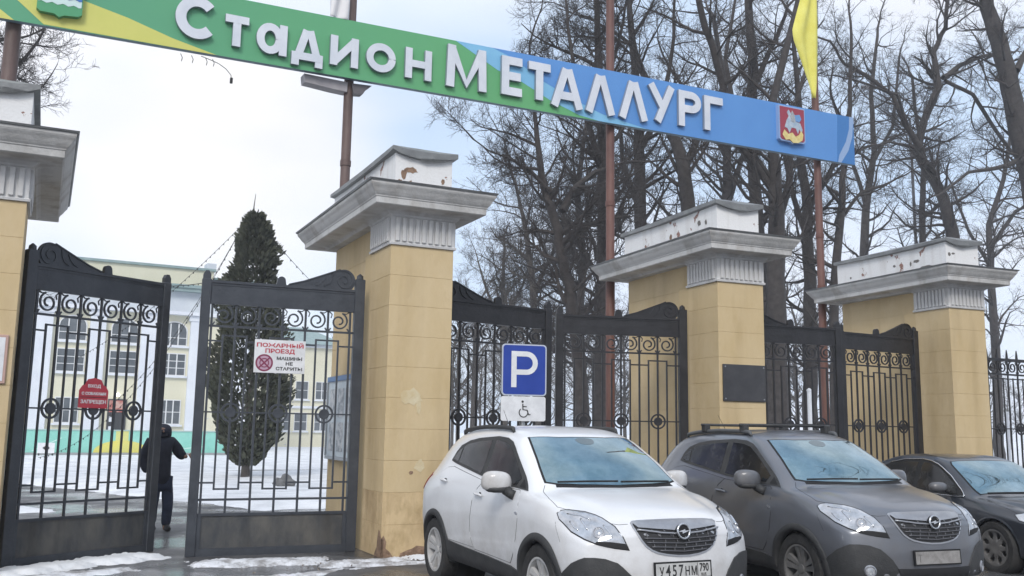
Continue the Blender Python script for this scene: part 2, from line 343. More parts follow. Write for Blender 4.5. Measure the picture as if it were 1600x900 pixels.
def cap_mesh(seed):
    # thin tin roof with a sagging front sheet
    r = random.Random(seed); mb = MB(); o = 0.065; n = 8; vs = []; fs = []
    x0, x1, y0, y1 = -o + ATI, PW + o - ATI, -o + ATI, PD + 0.1
    edge = []
    for k in range(n): edge.append((x0 + (x1 - x0) * k / n, y0))
    for k in range(n): edge.append((x1, y0 + (y1 - y0) * k / n))
    for k in range(n): edge.append((x1 - (x1 - x0) * k / n, y1))
    for k in range(n): edge.append((x0, y1 - (y1 - y0) * k / n))
    m = len(edge)
    z = [HB - 0.06 - 0.012 * r.random() - (0.03 if i < n else 0.012) * math.sin(PI * (i % n) / n) for i in range(m)]
    zl = [a_ - 0.030 - (.07 if i < n else .012) * math.sin(PI * (i % n) / n) - 0.018 * r.random() for i, a_ in enumerate(z)]
    for (x, y), zz in zip(edge, zl): vs.append((x, y, zz))
    for (x, y), zz in zip(edge, z): vs.append((x, y, zz + 0.018))
    for (x, y), zz in zip(edge, z):
        tx = PW / 2 + (x - PW / 2) * 0.62; ty = PD / 2 + (y - PD / 2) * 0.9
        vs.append((tx, ty, HB - 0.0 + 0.006 * r.random()))
    vs.append((PW / 2, 0.55, HB + 0.06)); vs.append((PW / 2, PD - 0.5, HB + 0.06))
    for i in range(m):
        j = (i + 1) % m; fs.append((i, j, m + j, m + i)); fs.append((m + i, m + j, 2 * m + j, 2 * m + i))
        mid = 0.5 * (edge[i][1] + edge[j][1])
        if i < n: fs.append((2 * m + i, 2 * m + j, 3 * m))
        elif 2 * n <= i < 3 * n: fs.append((2 * m + i, 2 * m + j, 3 * m + 1))
        else: fs.append((2 * m + i, 2 * m + j, 3 * m + (1 if mid > PD / 2 else 0)))
    fs.append((2 * m + 4, 3 * m, 3 * m + 1))
    fs.append(tuple(reversed(range(m))))
    mb.add(vs, fs); return mb
LBL = ['ochre gate pier cut off by the left picture edge',
       'nearest full ochre gate pier with plaster patches, beside the white car',
       'ochre gate pier with a black square plaque, behind the grey car',
       'farthest ochre gate pier, standing above the roof of the black sedan']
PIERS = []
for i in range(4):
    root = empty('gate_pier', (PS[i], 0, 0), PT[i]); tag(root, LBL[i], 'gate pier', 'ochre gate piers along the entrance'); PIERS.append(root)
    MB().box(0.006, PW - 0.006, 0.006, PD1 + 0.3, 0, HS).box(INS + 0.006, PW - INS - 0.006, PD1 + 0.31, PD - 0.006, 0, HS + 0.4).build('mortar_core', M_mortar, root)
    for k in range(NC):
        put('block', bm_front_w if k in (0, 1) else bm_front, root, (0, 0, k * CH))
        for q in (0, 1): put('block', bm_back[q], root, (0, 0, k * CH))
    MB().box(INS, PW - INS, PD1 + 0.03, PD, HS + 0.002, HF + 0.02).build('upper_wall', M_ochre, root)
    fr = put('frieze', frieze_me, root)
    nf = 9
    for k in range(nf):
        x = 0.075 + (PW - 0.15) * k / (nf - 1); put('flute', flute_me, fr, (x, 0, 0))
        y = 0.075 + (PD1 - 0.15) * k / (nf - 1); put('flute', flute_me, fr, (0, y, 0), (0, 0, -PI / 2)); put('flute', flute_me, fr, (PW, y, 0), (0, 0, PI / 2))
    put('cornice', cor_me, root); put('flashing', fl_me, root); put('attic_block', att_me, root)
    cap_mesh(i).build('tin_cap', M_tin, root)
def blob(cx, cz, rx, rz, seed, n=14):
    r = random.Random(seed); return [(cx + rx * math.cos(2 * PI * k / n) * r.uniform(.6, 1.1), cz + rz * math.sin(2 * PI * k / n) * r.uniform(.6, 1.1)) for k in range(n)]
# local damage on the nearest pier
p1 = PIERS[1]
MB().prism(blob(0.36, 2.08, 0.17, 0.13, 3), -0.004, 0.006).build('plaster_patch', M_patch, p1)
MB().prism(blob(0.50, 1.18, 0.09, 0.09, 4), -0.003, 0.006).build('plaster_patch', M_patch, p1)
MB().prism(blob(0.38, 1.08, 0.035, 0.03, 5), -0.003, 0.006).build('plaster_chip', M_hole, p1)
MB().prism(blob(0.46, 1.96, 0.05, 0.12, 8), -0.0045, 0.006).build('plaster_patch', M_patch, p1)
MB().prism([(-0.005, 0.0), (-0.005, 0.24), (0.03, 0.28), (0.07, 0.20), (0.06, 0.12), (0.12, 0.07), (0.17, 0.0)][::-1], -0.004, 0.03).build('plaster_chip', M_hole, p1)
MB().prism([(-0.004, 0.0), (-0.004, 0.24), (0.06, 0.33), (0.10, 0.35), (0.15, 0.24), (0.17, 0.12), (0.24, 0.05), (0.27, 0.0)], -0.004, 0.03, axis='x').build('plaster_chip', M_hole, p1)
MB().prism(blob(0.55, 0.05, 0.3, 0.09, 11), -0.005, 0.02).build('plaster_chip', M_hole, p1)
for (x, z, rx, rz, sd_) in ((0.22, HC + .24, .05, .09, 1), (0.16, HC + .12, .05, .05, 2), (0.33, HC + .31, .10, .05, 3), (0.32, HC + .12, .04, .05, 4), (.80, HC + .2, .03, .05, 5)):
    MB().prism(blob(x - .06, z, rx, rz, sd_), ATI - 0.004, ATI + .01).build('paint_loss', M_hole, p1)
for pi_, specs in ((2, ((1.3, .16, .07, .05, 21), (1.45, .24, .04, .07, 22), (1.1, .14, .14, .03, 23), (2.2, .12, .07, .05, 24), (2.45, .1, .05, .04, 25), (2.75, .14, .05, .04, 26), (.55, .32, .05, .06, 27), (.35, .3, .04, .05, 28))),
                   (3, ((.95, .24, .03, .05, 31), (.8, .27, .10, .035, 32), (.55, .12, .16, .03, 33), (2.7, .2, .03, .03, 34), (1.4, .26, .04, .03, 35)))):
    for y, z, ry, rz_, sd_ in specs: MB().prism(blob(y, HC + z, ry, rz_, sd_), ATI - .005, ATI + .01, axis='x').build('paint_loss', M_hole if (pi_, sd_) in ((2, 21), (2, 22), (2, 23)) else mat('exposed_grey', (.16, .15, .14), .9), PIERS[pi_])
for x, z, rx, rz_, sd_ in ((.12, .30, .04, .04, 41), (.22, .32, .05, .025, 42)): MB().prism(blob(x, HC + z, rx, rz_, sd_), ATI - .005, ATI + .01).build('paint_loss', mat('exposed_grey'  , (.16, .15, .14), .9), PIERS[3])
# corner pipe on pier beside right gate + black plaque with four screws
t = empty('wall_plaque', (PS[2], 0, 0), PT[2]); tag(t, 'black square plaque screwed to the pier above the grey car roof', 'plaque')
MB().bbox(0.06, 0.90, -0.03, -0.002, 2.18, 2.78, 0.006).build('plate', mat('plaque_black', (0.035, 0.035, 0.04), 0.35, (0.055, 0.055, 0.06), 3), t)
for x in (0.10, 0.86):
    for z in (2.22, 2.74): MB().lathe([(0.012, -0.036), (0.012, -0.029)], 8, 'y', (x, 0, z)).build('screw', M_grey_frame, t)
t = empty('wall_notice', (PS[0], 0, 0), PT[0]); tag(t, 'small pale notice board on the left pier, cut by the picture edge', 'notice')
MB().bbox(0.50, 0.86, -0.03, -0.002, 2.08, 2.62, 0.008).build('board', mat('notice_frame', (.5, .33, .28), .5), t); MB().box(0.53, 0.83, -0.033, -0.029, 2.11, 2.59).build('sheet', M_white_paint, t)

# ------------------------------------------------------------------ gate leaves
LL = 2.2
EV = [0.19 + 0.31 * k for k in range(7)]; OD = [0.345 + 0.31 * k for k in range(6)]
def spiral(cx, cz, r0, turns=1.45, n=28, a0=1.9, r1=0.036):
    return [(cx + (r0 + (r1 - r0) * (k / n) ** 0.9) * math.cos(a0 + 2 * PI * turns * k / n), cz + (r0 + (r1 - r0) * (k / n) ** 0.9) * math.sin(a0 + 2 * PI * turns * k / n)) for k in range(n + 1)]
_cache = {}
def gate_leaf(label, loc, rz, sx=1.0, iron=M_iron, kick=M_iron_k, post_rail=True):
    root = empty('gate_leaf', loc, rz); tag(root, label, 'gate', 'wrought iron gate leaves'); root.scale = (sx, 1, 1)
    key = iron.name
    if key not in _cache:
        c = _cache[key] = {}
        h = MB().bbox(0, 0.14, -0.05, 0.05, 0.0, 3.74, 0.008); h.lathe([(0.05, 3.74), (0.045, 3.79), (0.01, 3.82)], 10, 'z', (0.07, 0, 0)); c['hinge_post'] = h.mesh('hinge_post', iron)
        e = MB().bbox(2.08, 2.2, -0.045, 0.045, 0.0, 3.60, 0.008).prism([(2.09, 3.6), (2.19, 3.6), (2.19, 3.66), (2.16, 3.71), (2.12, 3.71), (2.09, 3.66)], -0.035, 0.035); c['end_post'] = e.mesh('end_post', iron)
        p = MB().box(0.14, 2.08, -0.018, 0.018, 3.29, 3.55).box(0.14, 2.08, -0.04, 0.04, 3.55, 3.585).box(0.14, 2.08, -0.032, 0.032, 3.265, 3.29).box(0.14, 2.08, -0.026, 0.026, 3.52, 3.549); c['top_panel'] = p.mesh('top_panel', iron)
        v = [(0.16, 3.586)] + circ(0.30, 3.70, 0.165, 18, R(215), R(50)) if False else None
        arc = circ(0.30, 3.705, 0.16, 20, R(230), R(68))
        v = [(0.25, 3.586)] + arc + [(0.62, 3.765), (0.85, 3.67), (1.06, 3.605), (1.08, 3.586)]
        m = MB().prism(v, -0.022, 0.022)
        for sg in (-1, 1):
            y0, y1 = (0.0225, 0.036) if sg > 0 else (-0.036, -0.0225)
            m.ribbon(spiral(0.30, 3.705, 0.15, 1.6, 26, 1.2, 0.03), 0.018, y0, y1)
            m.ribbon([(0.36, 3.86), (0.62, 3.755), (0.86, 3.66), (1.06, 3.602)], 0.016, y0, y1 - 0.001)
            m.ribbon([(0.46, 3.80), (0.47, 3.72), (0.50, 3.66), (0.58, 3.61)], 0.014, y0, y1 - 0.002); m.ribbon([(0.56, 3.76), (0.58, 3.70), (0.64, 3.64), (0.70, 3.61)], 0.012, y0, y1 - 0.003)
        c['volute'] = m.mesh('volute', iron)
        c['knob'] = MB().prism([(1.10, 3.586)] + circ(1.165, 3.645, 0.055, 12, PI, 0) + [(1.23, 3.586)], -0.03, 0.03).mesh('knob', iron)
        c['scroll'] = MB().ribbon(spiral(0, 3.125, 0.127), 0.022, -0.011, 0.011).ribbon([(-0.14, 3.262), (-0.10, 3.235), (-0.06, 3.24)], 0.014, -0.008, 0.008).ribbon([(0.14, 3.262), (0.10, 3.22), (0.115, 3.17)], 0.014, -0.008, 0.008) \
            .ribbon([(-0.14, 2.99), (-0.115, 3.03)], 0.018, -0.0085, 0.0085).ribbon([(0.14, 2.99), (0.115, 3.03)], 0.018, -0.0085, 0.0085).mesh('scroll', iron)
        c['bar'] = MB().box(-0.014, 0.014, -0.013, 0.013, 0.54, 3.265).mesh('bar', iron)
        c['key_bar'] = MB().box(-0.012, 0.012, -0.0115, 0.0115, 0.834, 2.865).mesh('key_bar', iron)
        c['cross_bar'] = MB().box(-0.143, 0.143, -0.010, 0.010, -0.011, 0.011).mesh('cross_bar', iron)
        c['end_link'] = MB().box(-0.10, 0.10, -0.0095, 0.0095, -0.011, 0.011).mesh('cross_bar', iron)
        c['rail'] = MB().box(0.14, 2.08, -0.016, 0.016, -0.014, 0.014).mesh('rail', iron)
        c['mid_rail'] = MB().box(0.14, 2.08, -0.0085, 0.0085, -0.010, 0.010).mesh('rail', iron)
        rg = MB(); o_ = circ(0, 0, 0.128, 28); i_ = circ(0, 0, 0.103, 28)
        vs = [(a[0], -0.0125, a[1]) for a in o_] + [(a[0], -0.0125, a[1]) for a in i_] + [(a[0], 0.0125, a[1]) for a in o_] + [(a[0], 0.0125, a[1]) for a in i_]
        fs = []
        for k in range(28):
            j = (k + 1) % 28; fs += [(k, j, 28 + j, 28 + k), (56 + k, 84 + k, 84 + j, 56 + j), (k, 56 + k, 56 + j, j), (28 + k, 28 + j, 84 + j, 84 + k)]
        rg.add(vs, fs); c['ring'] = rg.mesh('ring', iron)
        c['disc'] = MB().lathe([(0.066, -0.018), (0.07, -0.014), (0.07, 0.014), (0.066, 0.018)], 20, 'y').mesh('disc', iron)
        c['kick_panel'] = MB().box(0.14, 2.08, -0.010, 0.010, 0.10, 0.505).mesh('kick_panel', kick)
        c['kick_frame'] = MB().box(0.14, 2.08, -0.03, 0.03, 0.0, 0.10).box(0.14, 2.08, -0.028, 0.028, 0.505, 0.54).box(0.14, 0.19, -0.025, 0.025, 0.10, 0.505).box(2.03, 2.08, -0.025, 0.025, 0.10, 0.505).mesh('kick_frame', iron)
    c = _cache[key]
    for nme in ('hinge_post', 'end_post', 'top_panel', 'volute', 'knob', 'kick_panel', 'kick_frame'): put(nme, c[nme], root)
    for k in range(6): put('scroll', c['scroll'], root, (0.345 + 0.31 * k, 0, 0))
    for x in EV: put('bar', c['bar'], root, (x, 0, 0))
    for k, x in enumerate(OD):
        put('key_bar', c['key_bar'], root, (x, 0, 0))
        if k < 5:
            hi = k % 2 == 0
            for z in ((2.853, 0.846) if hi else (2.778, 0.927)): put('cross_bar', c['cross_bar'], root, (x + 0.155, 0, z))
    for z in (2.778, 0.927): put('cross_bar', c['end_link'], root, (0.235, 0, z)); put('cross_bar', c['end_link'], root, (1.995, 0, z))
    for z in (2.975, 0.712): put('rail', c['rail'], root, (0, 0, z))
    put('rail', c['mid_rail'], root, (0, 0, 1.84))
    for x in (0.50, 1.12, 1.74): put('disc', c['disc'], put('ring', c['ring'], root, (x, 0, 1.84)))
    return root
gate_leaf('half open gate leaf carrying the red no dogs sign, hung on the left pier', (-4.36, 0.80, 0.0), R(28), 0.93)
gate_leaf('half open gate leaf carrying the white fire lane sign, left of the nearest full pier', (-0.07, 0.80, 0.0), R(174), 1.0)
gate_leaf('dark gate leaf behind the blue parking sign, hung on the nearest full pier', (0.98, 0.80, 0.0), R(8), 1.02, M_iron_d, M_iron_d)
gate_leaf('dark gate leaf behind the white car bonnet, hung on the pier with the plaque', (5.72, 0.80, 0.0), R(162), 1.04, M_iron_d, M_iron_d)
gate_leaf('dark gate leaf behind the grey car roof, hung right of the plaque pier', (6.66, 0.72, 0.0), R(-9), 1.04, M_iron_d, M_iron_d)
gate_leaf('dark gate leaf before the yellow wall of the farthest pier, over the black sedan', (11.50, 0.75, 0.0), R(182), 1.04, M_iron_d, M_iron_d)
# downpipe like conduit next to each hinge
# fence right of the last pier
fence = empty('iron_fence', (12.46, 0.45, 0), R(-2)); tag(fence, 'black iron fence with scroll row at the right picture edge', 'fence')
cD = _cache[M_iron_d.name]
NF = 14
fb = MB().box(-0.013, 0.013, -0.012, 0.012, 0.30, 3.28).prism([(-0.03, 3.28), (0.03, 3.28), (0.02, 3.36), (0, 3.46), (-0.02, 3.36)], -0.012, 0.012).mesh('bar', M_iron_d)
fb2 = MB().box(-0.010, 0.010, -0.0105, 0.0105, 0.30, 2.88).mesh('key_bar', M_iron_d)
for k in range(NF * 2):
    x = 0.12 + 0.31 * k; put('bar', fb, fence, (x, 0, 0)); put('key_bar', fb2, fence, (x + 0.155, 0, 0)); put('scroll', cD['scroll'], fence, (x + 0.155, 0, -0.02))
    if k % 2 == 1: put('disc', cD['disc'], put('ring', cD['ring'], fence, (x, 0, 1.84)))
for z, h in ((3.25, .03), (2.95, .018), (2.86, .012), (0.45, .02), (1.84, .011)): MB().box(0, 0.31 * NF * 2, -0.016 - h / 9, 0.016 + h / 9, z - h, z + h).build('rail', M_iron_d, fence)
# ------------------------------------------------------------------ sign banner on four poles
YS = 3.30
def sp(x, y, dy=0.0):
    p = at(x, y, YS + dy); return (p[0], p[2])
def lin(xa, za, xb, zb, x): return za + (zb - za) * (x - xa) / (xb - xa)
sb = lambda X: lin(-5.2, 7.49, 12.67, 7.92, X)      # lower edge height
stp = lambda X: lin(-1.3, 8.60, 12.67, 9.07, X)     # upper edge height
_a = sp(0, 28); _b = sp(1335, 258); sb = lambda X: lin(_a[0], _a[1], _b[0], _b[1], X)
_c = sp(400, 3); _d = sp(1333, 184); stp = lambda X: lin(_c[0], _c[1], _d[0], _d[1], X)
X0, X1 = -6.3, _b[0] + 0.01
sign = empty('stadium_sign', (0, YS, 0)); tag(sign, 'long green and blue stadium name board carried high on four poles', 'sign')
def gradient_mat(name, c0, c1, x0, x1):
    m = bpy.data.materials.new(name); m.use_nodes = True; t = m.node_tree; b = t.nodes['Principled BSDF']; b.inputs['Roughness'].default_value = 0.45
    c = t.nodes.new('ShaderNodeTexCoord'); s = t.nodes.new('ShaderNodeSeparateXYZ'); r = t.nodes.new('ShaderNodeMapRange'); x = t.nodes.new('ShaderNodeMix'); x.data_type = 'RGBA'
    n = t.nodes.new('ShaderNodeTexNoise'); n.inputs['Scale'].default_value = 0.7; n.inputs['Detail'].default_value = 5
    a = t.nodes.new('ShaderNodeMath'); a.operation = 'MULTIPLY_ADD'; a.inputs[1].default_value = 0.5; 
    r.inputs['From Min'].default_value = x0; r.inputs['From Max'].default_value = x1
    x.inputs[6].default_value = (*c0, 1); x.inputs[7].default_value = (*c1, 1)
    t.links.new(c.outputs['Object'], s.inputs[0]); t.links.new(s.outputs[0], r.inputs[0]); t.links.new(c.outputs['Object'], n.inputs[0]); t.links.new(n.outputs[0], a.inputs[0]); t.links.new(r.outputs[0], a.inputs[2])
    sub = t.nodes.new('ShaderNodeMath'); sub.operation = 'SUBTRACT'; sub.inputs[1].default_value = 0.25; sub.use_clamp = True; t.links.new(a.outputs[0], sub.inputs[0])
    t.links.new(sub.outputs[0], x.inputs[0]); t.links.new(x.outputs[2], b.inputs['Base Color'])
    return m
M_green = gradient_mat('board_green', (0.10, 0.36, 0.20), (0.13, 0.42, 0.17), -4, 4)
M_yellow = mat('board_yellow', (0.62, 0.62, 0.15), 0.45, (0.68, 0.66, 0.18), 1.2)
M_bblue = mat('board_blue', (0.10, 0.28, 0.64), 0.45, (0.115, 0.31, 0.68), 0.8)
M_lblue = mat('board_light_blue', (0.20, 0.48, 0.74), 0.45, (0.24, 0.54, 0.78), 1.5)
M_dblue = mat('board_dark_blue', (0.05, 0.20, 0.50), 0.45)
M_gblue = mat('board_grey_blue', (0.30, 0.43, 0.66), 0.45)
def quadz(xa, xb, e=0.0): return [(xa, sb(xa) + e), (xb, sb(xb) + e), (xb, stp(xb) - e), (xa, stp(xa) - e)]
MB().prism(quadz(X0, X1), 0.0, 0.10).build('board', mat('board_edge', (.16, .24, .30), .5), sign)
xs_ = sp(860, 160)[0]; MB().prism(quadz(X0 + .002, xs_ + 2.4, .001), -.0015, -.0002).build('printed_panel', M_green, sign)
def clipz(pts):
    out = [(min(max(x, X0), X1), z) for x, z in pts]
    return [(x, min(max(z, sb(x) + 0.001), stp(x) - 0.001)) for x, z in out]
def pr(pts, m, lay, name='printed_panel'):
    MB().prism(clipz(pts), -0.0022 - 0.0025 * lay, -0.0022 - 0.0025 * lay + 0.002).build(name, m, sign)
# yellow wedge left
wl = sp(68, 38); w2 = sp(22, 0); top = w2[0] + (w2[0] - wl[0]) * 2.3
pr([sp(68, 38), (w2[0] + (w2[0] - wl[0]) * 1.9, w2[1] + (w2[1] - wl[1]) * 1.9), (sp(60, -30)[0], 99), sp(135, 0), sp(240, 46), sp(340, 90), sp(333, 88)][:1] +
   [(w2[0] + (w2[0] - wl[0]) * 1.9, stp(-5)), (sp(128, 0)[0] - 1.1, stp(-4)), sp(128, 0), sp(200, 28), sp(270, 60), sp(338, 90)], M_yellow, 1)
pr([sp(0, 28), (X0, sb(X0)), (X0, sb(X0) + 0.55), sp(0, 14), sp(22, 33)], M_yellow, 1)
# blue part right of the green
blue = [sp(778, 75), sp(1332, 184), sp(1335, 258), sp(1010, 203), sp(930, 189), sp(880, 172), sp(830, 146), sp(778, 110)]
lb = [sp(712, 62), (sp(778, 75)[0] + .6, 99), sp(900, 120), sp(1012, 204), sp(935, 190), sp(905, 180), sp(860, 157), sp(815, 128), sp(778, 110)]
pr(lb, M_lblue, 1)
pr([sp(770, 73), sp(800, 90), sp(850, 128), sp(890, 152), sp(940, 178), sp(1012, 204), sp(1335, 258), sp(1332, 184), sp(1000, 118)], M_bblue, 2)
pr([sp(1308, 178), sp(1334, 184), sp(1336, 259), sp(1308, 253)], M_dblue, 3)
pr([sp(1326, 181), sp(1333, 184), sp(1331, 214), sp(1325, 236), sp(1314, 256), sp(1309, 254), sp(1311, 242), sp(1321, 222), sp(1326, 202)], M_gblue, 4)
# frame rails behind the board
for z0 in (0.12, 0.9): MB().prism([(X0, sb(X0) + z0), (X1, sb(X1) + z0), (X1, sb(X1) + z0 + 0.06), (X0, sb(X0) + z0 + 0.06)], 0.102, 0.16).build('back_rail', M_pole_b, sign)
# --- raised letters: strokes in a unit box (0..1, 0..1); w = stroke width relative to the height
def arcp(cx, cy, rx, ry, a0, a1, n=18): return [(cx + rx * math.cos(R(a0 + (a1 - a0) * k / n)), cy + ry * math.sin(R(a0 + (a1 - a0) * k / n))) for k in range(n + 1)]
def letter(ch, xl, xr, yt, yb, th):
    """xl..xr px extent, yt / yb px of the top and bottom at the letter's centre, th stroke thickness in metres"""
    xc = (xl + xr) / 2; pt = sp(xc, yt); pb = sp(xc, yb); xa = sp(xl, (yt + yb) / 2)[0]; xb = sp(xr, (yt + yb) / 2)[0]
    W = xb - xa; Hh = pt[1] - pb[1]; zb = pb[1]; slope = 0.026
    a, b = th / 2 / W, th / 2 / Hh; P = []; A = a; B = b
    if ch == 'С': P = [arcp(.5 + A * .3, .5, .5 - A, .5 - B, 42, 318, 26)]
    if ch == 'т': P = [[(0, 1 - B), (1, 1 - B)], [(.5, 1 - 2 * B), (.5, 0)]]
    if ch == 'а': P = [arcp(.44, .5, .44 - A, .5 - B, 0, 360, 24), [(1 - A, 1), (1 - A, 0)]]
    if ch == 'д': P = [[(0.0, .26), (1.0, .26)], [(0 + A, .3), (0 + A, 0)], [(1 - A, .3), (1 - A, 0)], [(.22, .30), (.46, 1)], [(.80, .30), (.56, 1)], [(.38, 1 - B), (.64, 1 - B)]]
    if ch == 'и': P = [[(A, 0), (A, 1)], [(1 - A, 0), (1 - A, 1)], [(A * 1.2, .12), (1 - A * 1.2, .88)]]
    if ch == 'о': P = [arcp(.5, .5, .5 - A, .5 - B, 0, 360, 28)]
    if ch == 'н': P = [[(A, 0), (A, 1)], [(1 - A, 0), (1 - A, 1)], [(A, .5), (1 - A, .5)]]
    if ch == 'М': P = [[(A, 0), (A * 1.3, 1)], [(1 - A, 0), (1 - A * 1.3, 1)], [(A * 1.3, .93), (.5, .12), (1 - A * 1.3, .93)]]
    if ch == 'Е': P = [[(A, 0), (A, 1)], [(2 * A, 1 - B), (1, 1 - B)], [(2 * A, .5), (.93, .5)], [(2 * A, B), (1, B)]]
    if ch == 'Т': P = [[(0, 1 - B), (1, 1 - B)], [(.5, 1 - 2 * B), (.5, 0)]]
    if ch == 'А': P = [[(A, 0), (.46, 1)], [(1 - A, 0), (.54, 1)], [(.25, .30), (.75, .30)], [(.40, 1 - B), (.60, 1 - B)]]
    if ch == 'Λ': P = [[(A, 0), (.46, 1)], [(1 - A, 0), (.54, 1)], [(.40, 1 - B), (.60, 1 - B)]]
    if ch == 'У': P = [[(A, 1), (.56, .38)], [(1 - A, 1), (.36, 0)]]
    if ch == 'Р': P = [[(A, 0), (A, 1)], [(A, 1 - B), (.55, 1 - B)] + arcp(.55, .70, .45 - A, .30 - B, 90, -90, 12) + [(.55, .40 + B), (A, .40 + B)]]
    if ch == 'Г': P = [[(A, 0), (A, 1)], [(2 * A, 1 - B), (1, 1 - B)]]
    mb = MB()
    for k, st in enumerate(P):
        pts = [(xa + u * W, zb + v * Hh + slope * (u - .5) * W) for u, v in st]
        closed = abs(pts[0][0] - pts[-1][0]) < 1e-6 and abs(pts[0][1] - pts[-1][1]) < 1e-6
        e = 0.0013 * k
        mb.cur = 0; mb.ribbon(pts, th, -0.080 + e, -0.014)
    mb2 = MB(); mb2.v = mb.v; mb2.f = mb.f
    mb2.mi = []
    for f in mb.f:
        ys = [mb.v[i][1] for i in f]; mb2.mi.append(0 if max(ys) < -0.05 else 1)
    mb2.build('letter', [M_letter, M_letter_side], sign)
for a in (('С', 270, 339, -3, 63, .165), ('т', 350, 387, 27, 75, .13), ('а', 399, 447, 39, 87, .13), ('д', 454, 503, 50, 106, .13), ('и', 514, 558, 60, 106, .13), ('о', 570, 616, 70, 115, .13), ('н', 631, 672, 79, 126, .13),
          ('М', 695, 758, 76, 141, .16), ('Е', 781, 813, 91, 151, .16), ('Т', 823, 857, 100, 158, .16), ('А', 858, 908, 110, 170, .16), ('Λ', 912, 958, 120, 179, .16), ('Λ', 964, 1009, 130, 188, .16),
          ('У', 1009, 1051, 135, 192, .16), ('Р', 1057, 1092, 145, 200, .16), ('Г', 1097, 1126, 153, 206, .16)): letter(*a)
# emblems
def shield(x0, x1, z0, z1, sl, name, m, y0, y1, par, ins=0.0):
    x0 += ins; x1 -= ins; z0 += ins; z1 -= ins; c = (x0 + x1) / 2
    f = lambda x: sl * (x - c)
    MB().prism([(x0, z1 + f(x0)), (x0, z0 + .06 + f(x0)), (x0 + .05, z0 + .02 + f(x0)), (c - .07, z0 + .01), (c, z0 - .03), (c + .07, z0 + .01), (x1 - .05, z0 + .02 + f(x1)), (x1, z0 + .06 + f(x1)), (x1, z1 + f(x1))], y0, y1).build(name, m, par)
ex0, ez0 = sp(1213, 222); ex1, ez1 = sp(1252, 175)
em = empty('coat_of_arms', (0, YS, 0)); tag(em, 'red shield with rider over a golden dragon, right end of the name board', 'emblem')
shield(ex0, ex1, ez0 + .02, ez1 + .02, .03, 'rim', M_gblue, -0.10, -0.006, em); shield(ex0, ex1, ez0 + .02, ez1 + .02, .03, 'field', mat('emblem_red', (.34, .045, .075), .45), -0.107, -0.099, em, .03)
def relief(pts, m, y, name):  # pts in 0..1 shield coordinates
    MB().prism([(ex0 + u * (ex1 - ex0), ez0 + v * (ez1 - ez0)) for u, v in pts], y - 0.006, y).build(name, m, em)
M_pb = mat('emblem_silver_blue', (.30, .42, .55), .4, (.55, .60, .66), 12); M_gold = mat('emblem_gold', (.70, .55, .18), .4, (.8, .7, .35), 12); M_cape = mat('emblem_cape', (.16, .33, .62), .4)
relief([(.20, .42), (.28, .62), (.36, .74), (.30, .84), (.36, .92), (.44, .84), (.50, .74), (.66, .62), (.80, .60), (.88, .44), (.84, .30), (.76, .44), (.70, .30), (.62, .44), (.46, .44), (.38, .28), (.30, .40)], M_pb, -0.107, 'horse')
relief([(.50, .92), (.56, .84), (.64, .72), (.58, .58), (.46, .60), (.42, .74), (.46, .84)], mat('emblem_steel', (.20, .24, .30), .4, (.5, .5, .5), 14), -0.1095, 'rider'); relief([(.58, .80), (.78, .84), (.84, .72), (.76, .62), (.62, .64)], M_cape, -0.1115, 'cape')
relief([(.10, .20), (.18, .34), (.32, .24), (.48, .30), (.60, .20), (.74, .28), (.82, .40), (.90, .30), (.86, .14), (.70, .04), (.50, .02), (.36, .10), (.22, .06)], M_gold, -0.1135, 'dragon')
gx0, gz0 = sp(56, 22); gx1, gz1 = sp(127, 30); gz0 = sp(90, 27)[1]
em2 = empty('town_emblem', (0, YS, 0)); tag(em2, 'blue white and green town shield at the left end of the board', 'emblem')
shield(gx0, gx1, gz0, gz0 + .95, .03, 'green_base', mat('emblem_green', (.08, .34, .16), .4), -0.10, -0.006, em2)
W_ = gx1 - gx0
def wav(z, ph): return [(gx0 + .015 + (W_ - .03) * k / 16, gz0 + z + .03 * ((k / 16) - .5) * W_ + 0.015 * math.sin(k * 1.55 + ph)) for k in range(17)]
def band(z0, z1, m, y, name): MB().prism(wav(z0, 0) + wav(z1, 1)[::-1], y - .006, y).build(name, m, em2)
band(.17, .28, mat('emblem_pale', (.62, .78, .76), .4), -0.10, 'white_wave'); band(.27, .93, mat('emblem_blue', (.05, .18, .50), .4), -0.1065, 'blue_field'); band(.42, .47, mat('emblem_pale', (.6, .7, .7)), -0.1135, 'wave_line')
MB().tube([(sp(x, y)[0], .05, sp(x, y)[1]) for x, y in ((315, 86), (330, 92), (343, 98), (354, 106), (362, 116), (362.5, 124))], .006, 5).build('loose_cable', M_black, sign)
_q = sp(362.5, 124); MB().box(_q[0] - .02, _q[0] + .02, .03, .07, _q[1] - .05, _q[1] + .04).build('cable_end', M_black, sign)
for x_ in (283, 300, 322, 333): _q = sp(x_, 84 + (x_ - 283) * .17); MB().tube([(_q[0], .05, _q[1] + .02), (_q[0] + .03, .05, _q[1] - .04), (_q[0] + .02, .05, _q[1] - .10)], .007, 4).build('loose_cable', M_black, sign)
